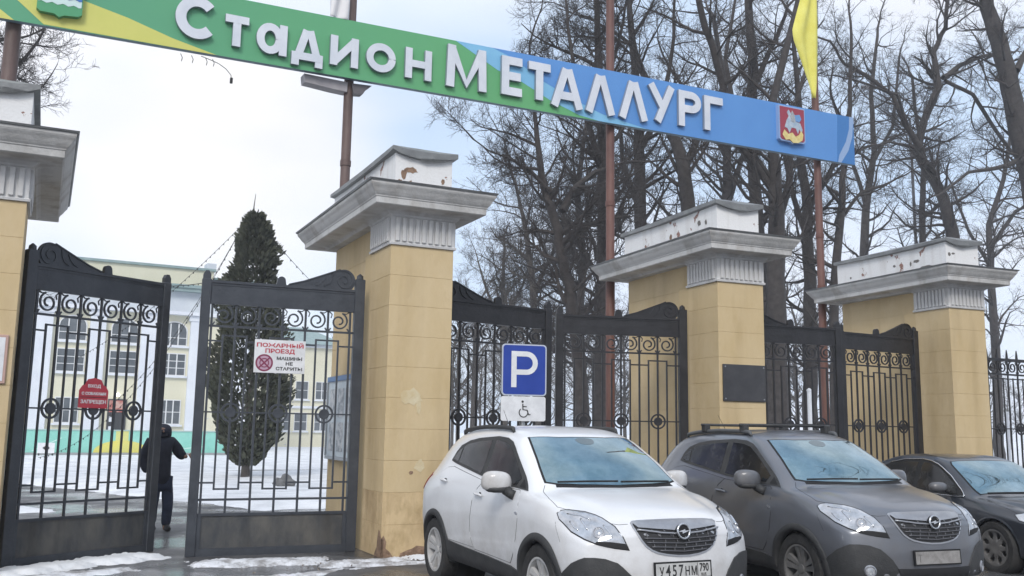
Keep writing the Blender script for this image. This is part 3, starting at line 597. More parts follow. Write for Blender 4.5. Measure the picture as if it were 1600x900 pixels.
# poles
PX = [(-4.76, 3.52, .115, 9.6), (0.47, 3.52, .088, 14.0), (6.03, 3.52, .092, 15.0), (11.88, 3.52, .088, 16.0)]
PL = ['rusty brown sign pole rising behind the left pier at the picture edge', 'brown sign pole behind the nearest full pier, white flag near its top', 'red brown sign pole seen through the gate left of the plaque pier', 'red brown sign pole with the yellow flag near the right end of the board']
for (x, y, r_, h), lb_ , m in zip(PX, PL, (M_pole_b, M_pole_b, M_pole, M_pole)):
    t = empty('sign_pole', (x, y, 0)); tag(t, lb_, 'pole', 'poles carrying the stadium sign')
    MB().lathe([(r_ * 1.0, 0), (r_, 5.0), (r_ * .95, 5.01), (r_ * .92, h)], 14).build('shaft', m, t, auto=40)
    for z in (5.0, 6.2, h - .01): MB().lathe([(r_ * 1.08, z - .05), (r_ * 1.08, z + .05)], 14).build('weld_collar', m, t, auto=40)
    MB().lathe([(r_ * 1.9, 0), (r_ * 1.9, .05)], 12).build('base_plate', M_iron_d, t)
    for z in (sb(x) + .15, sb(x) + .95): MB().box(-.2, .2, -.14, r_ + .01, z - .03, z + .03).build('bracket', M_iron_d, t)
# floodlight bracket and flat boxes beneath the board at the second pole
fl = empty('floodlight', (0, 3.42, 0)); tag(fl, 'pale box lamp under the board left of the brown pole', 'lamp')
a = sp(476, 118, .1); b = sp(541, 133, .1)
MB().prism([sp(476, 114, .1), sp(544, 128, .1), sp(543, 143, .1), sp(520, 138, .1), sp(477, 127, .1)], .0, .22).build('housing', mat('lamp_housing', (.30, .28, .30), .5, (.38, .36, .37), 4), fl)
MB().prism([sp(550, 130, .1), sp(581, 134, .1), sp(572, 140, .1), sp(567, 147, .1), sp(552, 146, .1)], -.02, .15).build('ballast', mat('lamp_ballast', (.13, .12, .13), .5), fl)
# flags (cloth with depth, hanging limp)
def flag(outline_l, outline_r, Y, amp, m, label, n=26):
    me_ = MB(); vs = []; fs = []; cN = 10
    for i in range(n + 1):
        t_ = i / n
        l = np.array(np.interp(t_, [q[0] for q in outline_l], [q[1] for q in outline_l])); r = np.interp(t_, [q[0] for q in outline_r], [q[1] for q in outline_r])
        zz = np.interp(t_, [0, 1], [outline_l[0][2], outline_l[-1][2]])
        for k in range(cN + 1):
            u = k / cN; vs.append((l + (r - l) * u, Y + amp * math.sin(u * 9 + t_ * 4) * (1 - .3 * u), zz))
    for i in range(n):
        for k in range(cN): a_ = i * (cN + 1) + k; fs.append((a_, a_ + 1, a_ + cN + 2, a_ + cN + 1))
    me_.add(vs, fs); o = me_.build('flag', m, smooth=True)
    so = o.modifiers.new('thick', 'SOLIDIFY'); so.thickness = 0.006
    return tag(o, label, 'flag')
def fx(x, y, Y): p = at(x, y, Y); return p[0], p[2]
Yf = 3.33
L_ = [(0, 1262, -60), (.25, 1252, 0), (.45, 1240, 45), (.58, 1241, 60), (.70, 1252, 95), (.88, 1262, 130), (1, 1268, 152)]
R_ = [(0, 1272, -60), (.25, 1275, 0), (.9, 1276, 135), (1, 1274, 152)]
def cv(lst): return [(t_, fx(x, y, Yf)[0], fx(x, y, Yf)[1]) for t_, x, y in lst]
zt, zb_ = fx(1262, -60, Yf)[1], fx(1268, 152, Yf)[1]
def remap(l): return [((zt - z) / (zt - zb_), x, z) for _, x, z in cv(l)]
flag(remap(L_), remap(R_), Yf, .05, mat('yellow_cloth', (.74, .68, .13), .8, (.80, .76, .20), 3), 'limp yellow flag on the pole near the right end of the board')
L2 = [(0, 519, -60), (.6, 517, 0), (1, 515, 26)]; R2 = [(0, 548, -60), (.6, 546, 0), (1, 545, 30)]
zt, zb_ = fx(519, -60, Yf)[1], fx(515, 26, Yf)[1]
flag(remap(L2), remap(R2), Yf, .05, mat('white_cloth', (.70, .69, .70), .8, (.78, .77, .78), 3), 'limp white flag above the green part of the board')

# ------------------------------------------------------------------ small signs
def leaf_pt(lx, z, hinge, ang, sx=1.0, off=0.0):
    c, s_ = math.cos(ang), math.sin(ang); return (hinge[0] + lx * sx * c + off * s_, hinge[1] + lx * sx * s_ - off * c, z)
def on_leaf(px, py, hinge, ang):
    # intersect the camera ray with the leaf plane
    n = np.array([-math.sin(ang), math.cos(ang), 0]); r = _F + _Rr * (px - 800) / CF - _Uu * (py - 450) / CF
    t_ = ((np.array([hinge[0], hinge[1], 0]) - CPOS) @ n) / (r @ n); q = CPOS + r * t_
    return (q[0] - hinge[0]) * math.cos(ang) + (q[1] - hinge[1]) * math.sin(ang), q[2]
hA, aA = (-4.36, .80), R(28)
u0, z0 = on_leaf(119, 637, hA, aA); u1, z1 = on_leaf(168, 592, hA, aA)
t = empty('warning_sign', (*hA, 0), aA); tag(t, 'dark red round topped sign tied to the left gate leaf', 'sign')
z0 -= .0; cx = (u0 + u1) / 2; wd = (u1 - u0)
MB().prism([(u0, z0), (u1, z0), (u1, z1 - .16), (u1 - .04, z1 - .10), (u1 - .07, z1 - .09), (u1 - .11, z1 - .02), (cx, z1), (u0 + .11, z1 - .02), (u0 + .07, z1 - .09), (u0 + .04, z1 - .10), (u0, z1 - .16)], -0.040, -0.030).build('plate', M_red, t)
for tx, w__, h__, zz__ in (('ВХОД', .44, .13, .28), ('С СОБАКАМИ', .84, .10, .52), ('ЗАПРЕЩЕН', .88, .15, .80)):
    put('lettering', fit_text(tx, w__ * wd, h__ * (z1 - z0), .002, M_white_paint, bold=.002), t, (cx, -.042, z1 - (z1 - z0) * zz__))
MB().box(u0 + .02, u1 - .02, -.0415, -.0395, z1 - (z1 - z0) * .655, z1 - (z1 - z0) * .635).build('printed_line', M_black, t)
hB, aB = (-0.07, .80), R(174)
def Bx(px, py): u, z = on_leaf(px, py, hB, aB); return u, z
ua, za = Bx(395, 582); ub, zb2 = Bx(477, 534)
t = empty('fire_lane_sign', (hB[0] + ((ua + ub) / 2) * math.cos(aB) , hB[1] + ((ua + ub) / 2) * math.sin(aB), 0), aB - PI); tag(t, 'white sign with red and black lettering on the gate leaf before the conifer', 'sign')
hw = abs(ua - ub) / 2; zc_ = (za + zb2) / 2; hh = (zb2 - za) / 2
MB().bbox(-hw, hw, -.045, -.036, zc_ - hh, zc_ + hh, .003).build('plate', M_white_paint, t)
H2 = 2 * hh
put('lettering', fit_text('ПОЖАРНЫЙ', hw * 1.84, H2 * .16, .002, M_red, bold=.003), t, (0, -.047, zc_ + hh - H2 * .145))
put('lettering', fit_text('ПРОЕЗД', hw * 1.16, H2 * .16, .002, M_red, bold=.003), t, (hw * .0, -.047, zc_ + hh - H2 * .345))
for k_, (tx, w__) in enumerate((('МАШИНЫ', .50), ('НЕ', .14), ('СТАВИТЬ!', .52))): put('lettering', fit_text(tx, hw * 2 * w__, H2 * .105, .002, M_black, bold=.002), t, (hw * .38, -.047, zc_ + hh - H2 * (.55 + .155 * k_)))
cxs = -hw * .60; czs = zc_ + hh - H2 * .70; Rr_ = H2 * .235
MB().ribbon(circ(cxs, czs, Rr_, 28) + [circ(cxs, czs, Rr_, 28)[0]], .022, -.047, -.0445).build('no_stopping_ring', M_purple, t)
MB().prism(circ(cxs, czs, Rr_ - .006, 28), -.0455, -.0435).build('no_stopping_disc', mat('pale_purple', (.50, .34, .44), .5), t)
k_ = Rr_ * .66
MB().ribbon([(cxs - k_, czs - k_), (cxs + k_, czs + k_)], .020, -.0482, -.0456).ribbon([(cxs - k_, czs + k_), (cxs + k_, czs - k_)], .020, -.0494, -.0467).build('no_stopping_cross', M_purple, t)
MB().ribbon(circ(cxs, czs, Rr_ * .55, 20) + [circ(cxs, czs, Rr_ * .55, 20)[0]], .012, -.0505, -.0445).build('inner_ring', M_purple, t)
# parking sign on its post
Yp = -.35
xa, zt_ = fx(786, 538, Yp); xb, _ = fx(852, 538, Yp); zm = fx(820, 619, Yp)[1]; zl = fx(820, 658, Yp)[1]; zt_ = fx(820, 538, Yp)[1]
xc = (xa + xb) / 2; hw = (xb - xa) / 2
t = empty('parking_sign', (xc, Yp, 0), R(-14)); tag(t, 'blue parking sign over a white disabled badge plate, behind the white car', 'sign'); hw *= .95
def rr(x0, x1, z0, z1, r, n=5): return circ(x1 - r, z1 - r, r, n, PI / 2, 0) + circ(x1 - r, z0 + r, r, n, 0, -PI / 2) + circ(x0 + r, z0 + r, r, n, -PI / 2, -PI) + circ(x0 + r, z1 - r, r, n, PI, PI / 2)
MB().prism(rr(-hw, hw, zm + .005, zt_, .05), -.012, 0.004).build('rim', mat('sign_rim', (.50, .54, .62), .4), t)
MB().prism(rr(-hw + .018, hw - .018, zm + .023, zt_ - .018, .04), -.0145, -.0125).build('blue_plate', M_blue_sign, t)
w_ = hw * .62; bt, tp = zm + .12, zt_ - .10; md = bt + (tp - bt) * .42
mb = MB().ribbon([(-w_ * .75, bt), (-w_ * .75, tp)], .075, -.018, -.0148)
ar = [(-w_ * .75, tp - .037)] + [(0.0, tp - .037)] + circ(0.03, (tp - .037 + md) / 2, (tp - .037 - md) / 2, 12, PI / 2, -PI / 2) + [(-w_ * .75, md)]
mb.ribbon(ar, .072, -.0193, -.0152).build('letter_p', M_white_paint, t)
MB().prism(rr(-hw - .005, hw - .01, zl, zm - .005, .03), -.012, .004).build('badge_plate', M_white_paint, t)
bz = (zl + zm) / 2 - .01; bx = -.005
wh = MB().ribbon(circ(bx, bz - .045, .062, 18, R(130), R(400)), .014, -.0155, -.0125)
wh.ribbon([(bx - .012, bz + .075), (bx - .008, bz - .005), (bx + .05, bz - .012), (bx + .075, bz - .075), (bx + .10, bz - .07)], .016, -.0165, -.0126).ribbon([(bx - .01, bz + .04), (bx + .045, bz + .036)], .012, -.0172, -.0127)
wh.prism(circ(bx - .014, bz + .105, .017, 10), -.0158, -.0128)
wh.build('wheelchair_symbol', M_black, t)
MB().lathe([(.03, 0), (.03, zt_ - .1)], 10, 'z', (0, .04, 0)).build('post', M_grey_frame, t, auto=40)
for z in (zm + .2, zt_ - .2, zl + .1): MB().box(-.05, .05, .005, .075, z - .02, z + .02).build('clamp', M_grey_frame, t)
# ------------------------------------------------------------------ cars
class Car:
    """car local frame: x forward (0 = middle of the wheelbase), y left, z up"""
    def __init__(s, spec, label, loc, heading, paint, group=None):
        s.S = spec; s.root = empty('parked_car', (loc[0], loc[1], loc[2] if len(loc) > 2 else 0), heading); tag(s.root, label, 'car', group); s.paint = paint
        s.shell()
    def section(s, x):
        S = s.S; g = lambda k: pchip(*zip(*S[k]), x)
        zb = g('zb'); wm = g('wm'); zs, ys = g('zs'), g('ys'); zr, yr = g('zr'), g('yr'); zc = g('zc')
        tb = S.get('tuck', 0.05)
        P = [(0, zb), (wm - .16, zb), (wm - tb, zb + .03), (wm - .02, zb + .17), (wm, zb + .36), (wm - .004, zs * .60 + (zb + .36) * .40), (ys + (wm - ys) * .42, zs - .045), (ys, zs), (ys * .70 + yr * .30, zs * .70 + zr * .30 + .008), (yr, zr), (yr * .86, zr * .45 + zc * .55 - .004), (yr * .5, zc - (zc - zr) * .14), (0, zc)]
        return P
    def warp(s, x, y, z):
        S = s.S; xf, xr = S['xf'], S['xr']
        if x > 0.7:
            w = min(1, (x - 0.7) / (xf - 0.7)); w = w * w * (3 - 2 * w)
            x -= w * (S['nose'] * (abs(y) / S['W']) ** 2.6 + S['lean'] * max(0, z - .55) ** 1.6)
        # windscreen curvature in plan
        zc = pchip(*zip(*S['zs']), x)
        if z > zc and 0.0 < x < 1.25:
            k = min(1, (z - zc) / .12); x -= 0.13 * k * k * (3 - 2 * k) * (abs(y) / S['W']) ** 2 * math.sin(PI * x / 1.25) ** 2
        if x < -1.2:
            w = min(1, (-1.2 - x) / (-1.2 - xr)); x += w * w * (S['tail'] * (abs(y) / S['W']) ** 2.6)
        return (x, y, z)
    def shell(s):
        S = s.S; xs = np.concatenate([S['xr'] + np.array([0, .003, .009, .018, .03, .045, .062, .08]), np.linspace(S['xr'] + .1, S['xf'] - .14, 104), S['xf'] - np.array([.12, .1, .08, .062, .045, .03, .018, .009, .003, 0])]); nv = 64; rows = []
        for x in xs:
            P = s.section(x); t = np.zeros(len(P)); 
            for i in range(1, len(P)): t[i] = t[i - 1] + max(.02, math.hypot(P[i][0] - P[i - 1][0], P[i][1] - P[i - 1][1]))
            # resample with a tight Catmull-Rom
            px = [p[0] for p in P]; pz = [p[1] for p in P]; u = np.linspace(0, t[-1], nv)
            ry, rz = pchip(t, px, u), pchip(t, pz, u)
            e = min(x - S['xr'], S['xf'] - x); er = S.get('edge', .12)
            if e < er:
                q = 1 - e / er; ins = er * .62 * (1 - math.sqrt(max(0, 1 - q * q))); hgt = rz[-1] - rz[0]
                ry = ry * (1 - ins / max(ry.max(), .1)); zm = rz[0] + hgt * .45; rz = zm + (rz - zm) * (1 - ins / (hgt * .55))
            rows.append(list(zip(ry, rz)))
        vs = []; fs = []
        n2 = nv * 2 - 2
        for x, row in zip(xs, rows):
            full = row + [(-y, z) for y, z in row[-2:0:-1]]
            for y, z in full: vs.append(s.warp(x, y, z))
        m = len(xs)
        for i in range(m - 1):
            for k in range(n2): fs.append((i * n2 + k, i * n2 + (k + 1) % n2, (i + 1) * n2 + (k + 1) % n2, (i + 1) * n2 + k))
        # end caps as grids
        for (i, x) in ((0, xs[0]), (m - 1, xs[-1])):
            prev = [i * n2 + k for k in range(n2)]
            for tt in (0.8, 0.6, 0.4, 0.2, 0.0):
                cur = []
                full = rows[i] + [(-y, z) for y, z in rows[i][-2:0:-1]]
                for y, z in full: vs.append(s.warp(x, y * tt, z)); cur.append(len(vs) - 1)
                for k in range(n2):
                    q = (prev[k], prev[(k + 1) % n2], cur[(k + 1) % n2], cur[k]); fs.append(q)
                prev = cur
        bm = bmesh.new(); bv = [bm.verts.new(v) for v in vs]
        for f in fs:
            try: bm.faces.new([bv[i] for i in f])
            except ValueError: pass
        bmesh.ops.remove_doubles(bm, verts=bm.verts, dist=0.0008)
        bmesh.ops.recalc_face_normals(bm, faces=bm.faces)
        s.bvh = BVHTree.FromBMesh(bm)
        r = S['arch']
        kill = [f for f in bm.faces if abs(f.calc_center_median().y) > .45 and f.calc_center_median().z < 1.0 and min(math.hypot(f.calc_center_median().x - wx, f.calc_center_median().z - S['wr']) for wx in S['wx']) < r]
        bmesh.ops.delete(bm, geom=kill, context='FACES')
        for f in bm.faces: f.smooth = True
        me = bpy.data.meshes.new('body'); bm.to_mesh(me); bm.free(); me.materials.append(s.paint)
        s.body = put('body', me, s.root)
    def hit(s, o, d):
        r = s.bvh.ray_cast(Vector(o), Vector(d).normalized()); return r[0], r[1]
    def patch(s, name, pts, d, m, off=0.004, st=0.05, parent=None, depth=0.02, mirror=True, inset=None, smooth=True, label=None):
        """outline pts (3D, near the body) is projected along d onto the body and given thickness"""
        out = []
        d = Vector(d).normalized(); a = d.cross(Vector((0, 0, 1)))
        if a.length < .05: a = Vector((0, 1, 0))
        a.normalize(); b = a.cross(d)
        P2 = []
        n = len(pts)
        base = [Vector(p) for p in pts]
        for i in range(n):
            p, q = base[i], base[(i + 1) % n]; l = (q - p).length; k = max(1, int(l / st))
            for j in range(k): w = p + (q - p) * j / k; P2.append((w.dot(a), w.dot(b)))
        nb = len(P2); us = [p[0] for p in P2]; ws = [p[1] for p in P2]
        inner = []
        u = min(us) + st / 2; row = 0
        while u < max(us):
            w = min(ws) + st / 2 + (row % 2) * st / 2
            while w < max(ws):
                inner.append((u, w)); w += st
            u += st * .87; row += 1
        def inside(pt):
            c = False; j = nb - 1
            for i in range(nb):
                if (P2[i][1] > pt[1]) != (P2[j][1] > pt[1]) and pt[0] < (P2[j][0] - P2[i][0]) * (pt[1] - P2[i][1]) / (P2[j][1] - P2[i][1]) + P2[i][0]: c = not c
                j = i
            return c
        def dist(pt):
            return min(math.hypot(pt[0] - q[0], pt[1] - q[1]) for q in P2)
        inner = [p for p in inner if inside(p) and dist(p) > st * .45]
        co = [Vector(p) for p in P2 + inner]
        res = delaunay_2d_cdt(co, [], [list(range(nb))], 1, 1e-6)
        V2, F2 = res[0], res[2]
        vs = []; top = []
        dbase = base[0].dot(d)
        for p in V2:
            o = a * p[0] + b * p[1] + d * (dbase - 3.0)
            h, nn = s.hit(o, d)
            if h is None:
                h = a * p[0] + b * p[1] + d * dbase; nn = -d
            if nn.dot(d) > 0: nn = -nn
            vs.append(h + nn * off)
        # depth skirt
        k = len(vs)
        fs = [tuple(f) for f in F2]
        from collections import Counter
        ed = Counter(); orient = {}
        for f in fs:
            for i in range(len(f)):
                e = (f[i], f[(i + 1) % len(f)]); key = tuple(sorted(e)); ed[key] += 1; orient[key] = e
        bd = [orient[e] for e, c in ed.items() if c == 1]
        low = {}
        for e in bd:
            for i in e:
                if i not in low: low[i] = len(vs); vs.append(vs[i] + d * depth)
        for i, j in bd: fs.append((j, i, low[i], low[j]))
        objs = []
        sides = (1, -1) if mirror else (1,)
        for sg in sides:
            mb = MB(); mb.add([(v[0], v[1] * sg, v[2]) for v in vs], fs)
            me = mb.mesh(name, m, smooth, fix=False)
            if sg < 0: me.flip_normals()
            # orient outward
            nrm = sum((p.normal * p.area for p in list(me.polygons)[:len(F2)]), Vector())
            dd = Vector((d.x, d.y * sg, d.z))
            if nrm.dot(dd) > 0: me.flip_normals()
            if smooth: me.set_sharp_from_angle(angle=R(50))
            o = put(name, me, parent or s.root)
            if label: o['label'] = label
            objs.append(o)
        return objs
    def wheel(s, x, side, style, tread_w=.215):
        S = s.S; r = S['wr']; y = S['track'] * side
        M_t = mat('tyre_rubber', (.018, .018, .019), .8, (.04, .038, .036), 9, .3, 40); 
        M_r = mat(style[1], *style[2]); rr_ = S['rim']
        w = empty_child = bpy.data.objects.new('wheel', None); COL.objects.link(w); w.parent = s.root; w.location = (x, y, r); w.rotation_euler = (0, 0, 0 if side > 0 else PI); w.empty_display_size = .1
        if side > 0: w.rotation_euler = (0, 0, 0)
        # local: +y is outward
        h = tread_w / 2
        MB().lathe([(rr_ - .01, -h), (r * .93, -h), (r * .985, -h * .8), (r, -h * .5), (r, h * .5), (r * .985, h * .8), (r * .93, h), (rr_ + .035, h * 1.04), (rr_ + .008, h * .98), (rr_ - .005, h * .86)], 40, 'y', caps=False).build('tyre', M_t, w, auto=35)
        k = MB(); k.lathe([(rr_ - .004, h * .9), (rr_ + .006, h * .97), (rr_ - .012, h * .95), (rr_ - .022, h * .6), (rr_ - .03, -h * .2), (rr_ - .16, -h * .2)], 36, 'y', caps=False)
        k.build('rim', M_r, w, auto=35)
        MB().lathe([(rr_ - .03, -h * .3), (rr_ - .03, -h * .25), (.05, -h * .22)], 24, 'y').build('brake_disc', mat('brake_dark', (.03, .03, .03), .6, metal=.5), w, auto=35)
        if style[0] == 'spoke5':
            for q in range(5):
                sp_ = MB(); t = 2 * PI * q / 5 + .3
                for sg in (-1, 1):
                    dx = .20
                    pts = []
                    for rad, wd, yy in ((.03, .018, h * .62), (rr_ * .55, .020, h * .70), (rr_ - .012, .030, h * .86)):
                        an = t + sg * (.24 if rad > .1 else .5) * (1 if rad < .2 else .85)
                        pts.append((rad * math.cos(an), yy, rad * math.sin(an), wd))
                    vs = []; fs = []
                    for X, yy, Z, wd in pts:
                        nx, nz = -math.sin(t), math.cos(t)
                        vs += [(X + nx * wd, yy, Z + nz * wd), (X - nx * wd, yy, Z - nz * wd), (X - nx * wd * 1.3, yy - .03, Z - nz * wd * 1.3), (X + nx * wd * 1.3, yy - .03, Z + nz * wd * 1.3)]
                    for i in range(len(pts) - 1):
                        for e in range(4): fs.append((4 * i + e, 4 * i + (e + 1) % 4, 4 * i + 4 + (e + 1) % 4, 4 * i + 4 + e))
                    fs += [(3, 2, 1, 0), (8, 9, 10, 11)]
                    sp_.add(vs, fs)
                sp_.build('spoke', M_r, w)
            MB().lathe([(.045, h * .5), (.04, h * .72), (.005, h * .74)], 16, 'y').build('hub_cap', M_r, w, auto=35)
        else:
            # steel cover with eight oval openings
            n = 64; vs = []; fs = []
            rings = [.03, .06, rr_ * .50, rr_ * .58, rr_ * .66, rr_ * .74, rr_ * .82, rr_ * .9, rr_ - .002]
            yy = [h * .80, h * .86, h * .78, h * .76, h * .76, h * .78, h * .82, h * .90, h * .93]
            for rad, y_ in zip(rings, yy):
                for q in range(n): vs.append((rad * math.cos(2 * PI * q / n), y_, rad * math.sin(2 * PI * q / n)))
            for i in range(len(rings) - 1):
                for q in range(n):
                    if 2 <= i <= 6 and q % 8 in (2, 3, 4, 5) and not (i in (2, 6) and q % 8 in (2, 5)): continue
                    fs.append((i * n + q, i * n + (q + 1) % n, i * n + n + (q + 1) % n, i * n + n + q))
            fs.append(tuple(range(n))[::-1])
            o = MB().add(vs, fs).build('wheel_cover', M_r, w, smooth=True); so = o.modifiers.new('t', 'SOLIDIFY'); so.thickness = .006
        # dark wheel well
        MB().lathe([(S['arch'] + .02, -.03), (S['arch'] + .02, -.36), (.02, -.36)], 28, 'y', caps=False).build('wheel_well', mat('wheel_well', (.012, .012, .013), .9), w, smooth=True)
        return w
    def arch_trim(s, wx, m, r0, r1, off=.012, name='arch_trim', a0=-12, a1=192):
        """plastic ring round a wheel opening, following the body side"""
        S = s.S; n = 40
        for sg in (1, -1):
            vs = []; fs = []
            rad = [r0, r0 + .006, (r0 + r1) / 2, r1 - .008, r1]
            for k in range(n + 1):
                t = R(a0 + (a1 - a0) * k / n)
                for q, rr_ in enumerate(rad):
                    x = wx + rr_ * math.cos(t); z = S['wr'] + rr_ * math.sin(t)
                    ok = None
                    for zz in (z, z + .03, z + .08, z + .15):
                        h, nn = s.hit((x, -2.0, max(zz, .24)), (0, 1, 0))
                        if h is not None: ok = h; break
                    y = -h.y if h is not None else S['W'] * .9
                    y += (off if 0 < q < 4 else (off * .3 if q == 4 else -.05)) + (.006 if q == 1 else 0)
                    vs.append((x, y * sg, z))
            m_ = len(rad)
            for k in range(n):
                for q in range(m_ - 1):
                    fs.append((k * m_ + q, k * m_ + q + 1, (k + 1) * m_ + q + 1, (k + 1) * m_ + q))
            mb = MB().add(vs, fs); me = mb.mesh(name, m, True, fix=False)
            nrm = sum((p.normal * p.area for p in me.polygons), Vector())
            if nrm.y * sg < 0: me.flip_normals()
            put(name, me, s.root)

def paint_mat(name, base, base2, rough, metal, dirt, coat=.8):
    """car paint with road dirt that gathers on the lower flanks"""
    m = bpy.data.materials.new(name); m.use_nodes = True; t = m.node_tree; b = t.nodes['Principled BSDF']
    b.inputs['Metallic'].default_value = metal; b.inputs['Coat Weight'].default_value = coat; b.inputs['Coat Roughness'].default_value = .12
    c = t.nodes.new('ShaderNodeTexCoord'); s = t.nodes.new('ShaderNodeSeparateXYZ'); n = t.nodes.new('ShaderNodeTexNoise'); n.inputs['Scale'].default_value = 3; n.inputs['Detail'].default_value = 7; n.inputs['Roughness'].default_value = .7
    r = t.nodes.new('ShaderNodeMapRange'); r.inputs['From Min'].default_value = 1.12; r.inputs['From Max'].default_value = .30
    mu = t.nodes.new('ShaderNodeMath'); mu.operation = 'MULTIPLY'; x = t.nodes.new('ShaderNodeMix'); x.data_type = 'RGBA'
    nr = t.nodes.new('ShaderNodeMapRange'); nr.inputs['From Min'].default_value = .3; nr.inputs['From Max'].default_value = .7; nr.inputs['To Min'].default_value = .15
    t.links.new(c.outputs['Object'], s.inputs[0]); t.links.new(s.outputs[2], r.inputs[0]); t.links.new(c.outputs['Object'], n.inputs[0]); t.links.new(n.outputs[0], nr.inputs[0])
    t.links.new(r.outputs[0], mu.inputs[0]); t.links.new(nr.outputs[0], mu.inputs[1])
    m2 = t.nodes.new('ShaderNodeMath'); m2.operation = 'MULTIPLY'; m2.inputs[1].default_value = dirt[3]; t.links.new(mu.outputs[0], m2.inputs[0])
    x.inputs[6].default_value = (*base, 1); x.inputs[7].default_value = (*dirt[:3], 1); t.links.new(m2.outputs[0], x.inputs[0]); t.links.new(x.outputs[2], b.inputs['Base Color'])
    ra = t.nodes.new('ShaderNodeMapRange'); ra.inputs['To Min'].default_value = rough; ra.inputs['To Max'].default_value = .8; t.links.new(m2.outputs[0], ra.inputs[0]); t.links.new(ra.outputs[0], b.inputs['Roughness'])
    return m
P_white = paint_mat('white_car_paint', (.76, .77, .79), None, .30, 0, (.34, .31, .28, .85))
P_grey = paint_mat('grey_car_paint', (.150, .162, .188), None, .30, .45, (.135, .126, .120, .8), .7)
P_black = paint_mat('black_car_paint', (.022, .028, .040), None, .3, .2, (.08, .075, .072, .45), .8)
M_glass_w = mat('windscreen_glass', (.16, .27, .32), .02, (.40, .52, .56), 1.3, metal=.9, spec=.8)
M_glass_s = mat('side_glass', (.012, .013, .015), .14, (.05, .05, .05), 5, metal=.0, spec=.45, lo=.5, hi=.7)
M_plastic = mat('black_plastic', (.028, .029, .031), .6, (.05, .05, .05), 5, .15, 60)
M_seal_gap = mat('rubber_and_gap_black', (.008, .008, .009), .7)  # black rubber, also used to paint the shade in door gaps
M_chrome = mat('chrome', (.62, .63, .65), .18, metal=1.0)
M_dullchrome = mat('dull_chrome', (.48, .49, .51), .35, (.36, .36, .38), 4, metal=.8)
M_lamp = mat('headlamp_glass', (.34, .36, .39), .06, (.60, .62, .66), 9, metal=.45, spec=.8, lo=.35, hi=.65)
M_lampdark = mat('lamp_bezel', (.03, .03, .035), .4)
M_mesh_dark = mat('grille_dark', (.02, .02, .022), .6)
M_tail = mat('tail_lamp', (.30, .02, .02), .2)

SUV = dict(xf=2.15, xr=-2.13, W=.887, nose=.30, lean=.34, tail=.28, arch=.384, wr=.345, wx=(1.277, -1.277), track=.77, rim=.225,
    zb=[(-2.13, .42), (-1.9, .34), (-1.5, .28), (1.6, .27), (1.95, .28), (2.15, .33)],
    wm=[(-2.13, .76), (-1.9, .85), (-1.3, .887), (0, .872), (1.3, .890), (1.9, .875), (2.15, .84)],
    zs=[(-2.13, .98), (-1.8, 1.12), (-1.2, 1.14), (0, 1.085), (.9, 1.075), (1.3, 1.06), (1.55, 1.035), (1.8, .985), (2.0, .93), (2.15, .84)],
    ys=[(-2.13, .66), (-1.8, .76), (-1.2, .825), (0, .835), (.9, .84), (1.3, .84), (1.6, .825), (1.9, .79), (2.15, .69)],
    zr=[(-2.13, 1.02), (-2.0, 1.14), (-1.85, 1.27), (-1.6, 1.45), (-1.3, 1.555), (-.9, 1.605), (-.5, 1.62), (0, 1.61), (.38, 1.545), (.70, 1.39), (1.04, 1.175), (1.2, 1.11), (1.5, 1.07), (1.8, 1.01), (2.0, .955), (2.15, .87)],
    yr=[(-2.13, .56), (-1.8, .56), (-1.2, .565), (0, .595), (.38, .62), (.70, .68), (1.04, .735), (1.3, .68), (1.9, .56), (2.15, .5)],
    zc=[(-2.13, 1.06), (-2.02, 1.20), (-1.85, 1.36), (-1.6, 1.54), (-1.3, 1.635), (-.9, 1.675), (-.5, 1.685), (0, 1.675), (.36, 1.61), (.53, 1.53), (.85, 1.35), (1.11, 1.18), (1.20, 1.135), (1.35, 1.12), (1.7, 1.065), (1.95, 1.0), (2.08, .94), (2.15, .89)])
SEDAN = dict(xf=2.20, xr=-2.30, W=.886, nose=.36, lean=.10, tail=.3, arch=.350, wr=.322, wx=(1.32, -1.32), track=.765, rim=.215,
    zb=[(-2.30, .34), (-1.9, .24), (1.6, .20), (2.20, .24)],
    wm=[(-2.30, .78), (-1.7, .87), (0, .886), (1.5, .875), (2.2, .82)],
    zs=[(-2.30, .86), (-1.6, .93), (0, .90), (1.0, .865), (1.7, .79), (2.05, .70), (2.20, .60)],
    ys=[(-2.30, .68), (-1.6, .80), (0, .83), (1.0, .81), (1.7, .76), (2.2, .66)],
    zr=[(-2.30, .90), (-1.9, .98), (-1.5, 1.07), (-1.05, 1.29), (-.6, 1.375), (0, 1.37), (.3, 1.305), (.6, 1.14), (.98, .90), (1.15, .87), (1.6, .81), (2.0, .72), (2.2, .62)],
    yr=[(-2.30, .6), (-1.5, .60), (-.6, .565), (0, .565), (.3, .58), (.6, .63), (.98, .69), (1.3, .66), (2.2, .5)],
    zc=[(-2.30, .93), (-1.9, 1.0), (-1.5, 1.10), (-1.05, 1.33), (-.6, 1.42), (-.1, 1.425), (.2, 1.38), (.5, 1.24), (.95, .965), (1.08, .925), (1.3, .915), (1.7, .87), (2.05, .765), (2.2, .65)])
CARPOSE = [((0.53, -3.56, 0.03), -1.645), ((3.45, -3.78, 0.03), -1.715), ((7.49, -3.13, 0.0), -1.78)]
C1 = Car(SUV, 'white compact suv parked in front of the nearest full pier', *CARPOSE[0], P_white)
C2 = Car(SUV, 'dirty grey compact suv with roof bars parked between the white car and the black sedan', *CARPOSE[1], P_grey)
C3 = Car(SEDAN, 'black sedan with chrome window line at the right picture edge', *CARPOSE[2], P_black)
ST_SUV = ('spoke5', 'alloy_rim', ((.50, .50, .50), .35, (.36, .35, .34), 6))
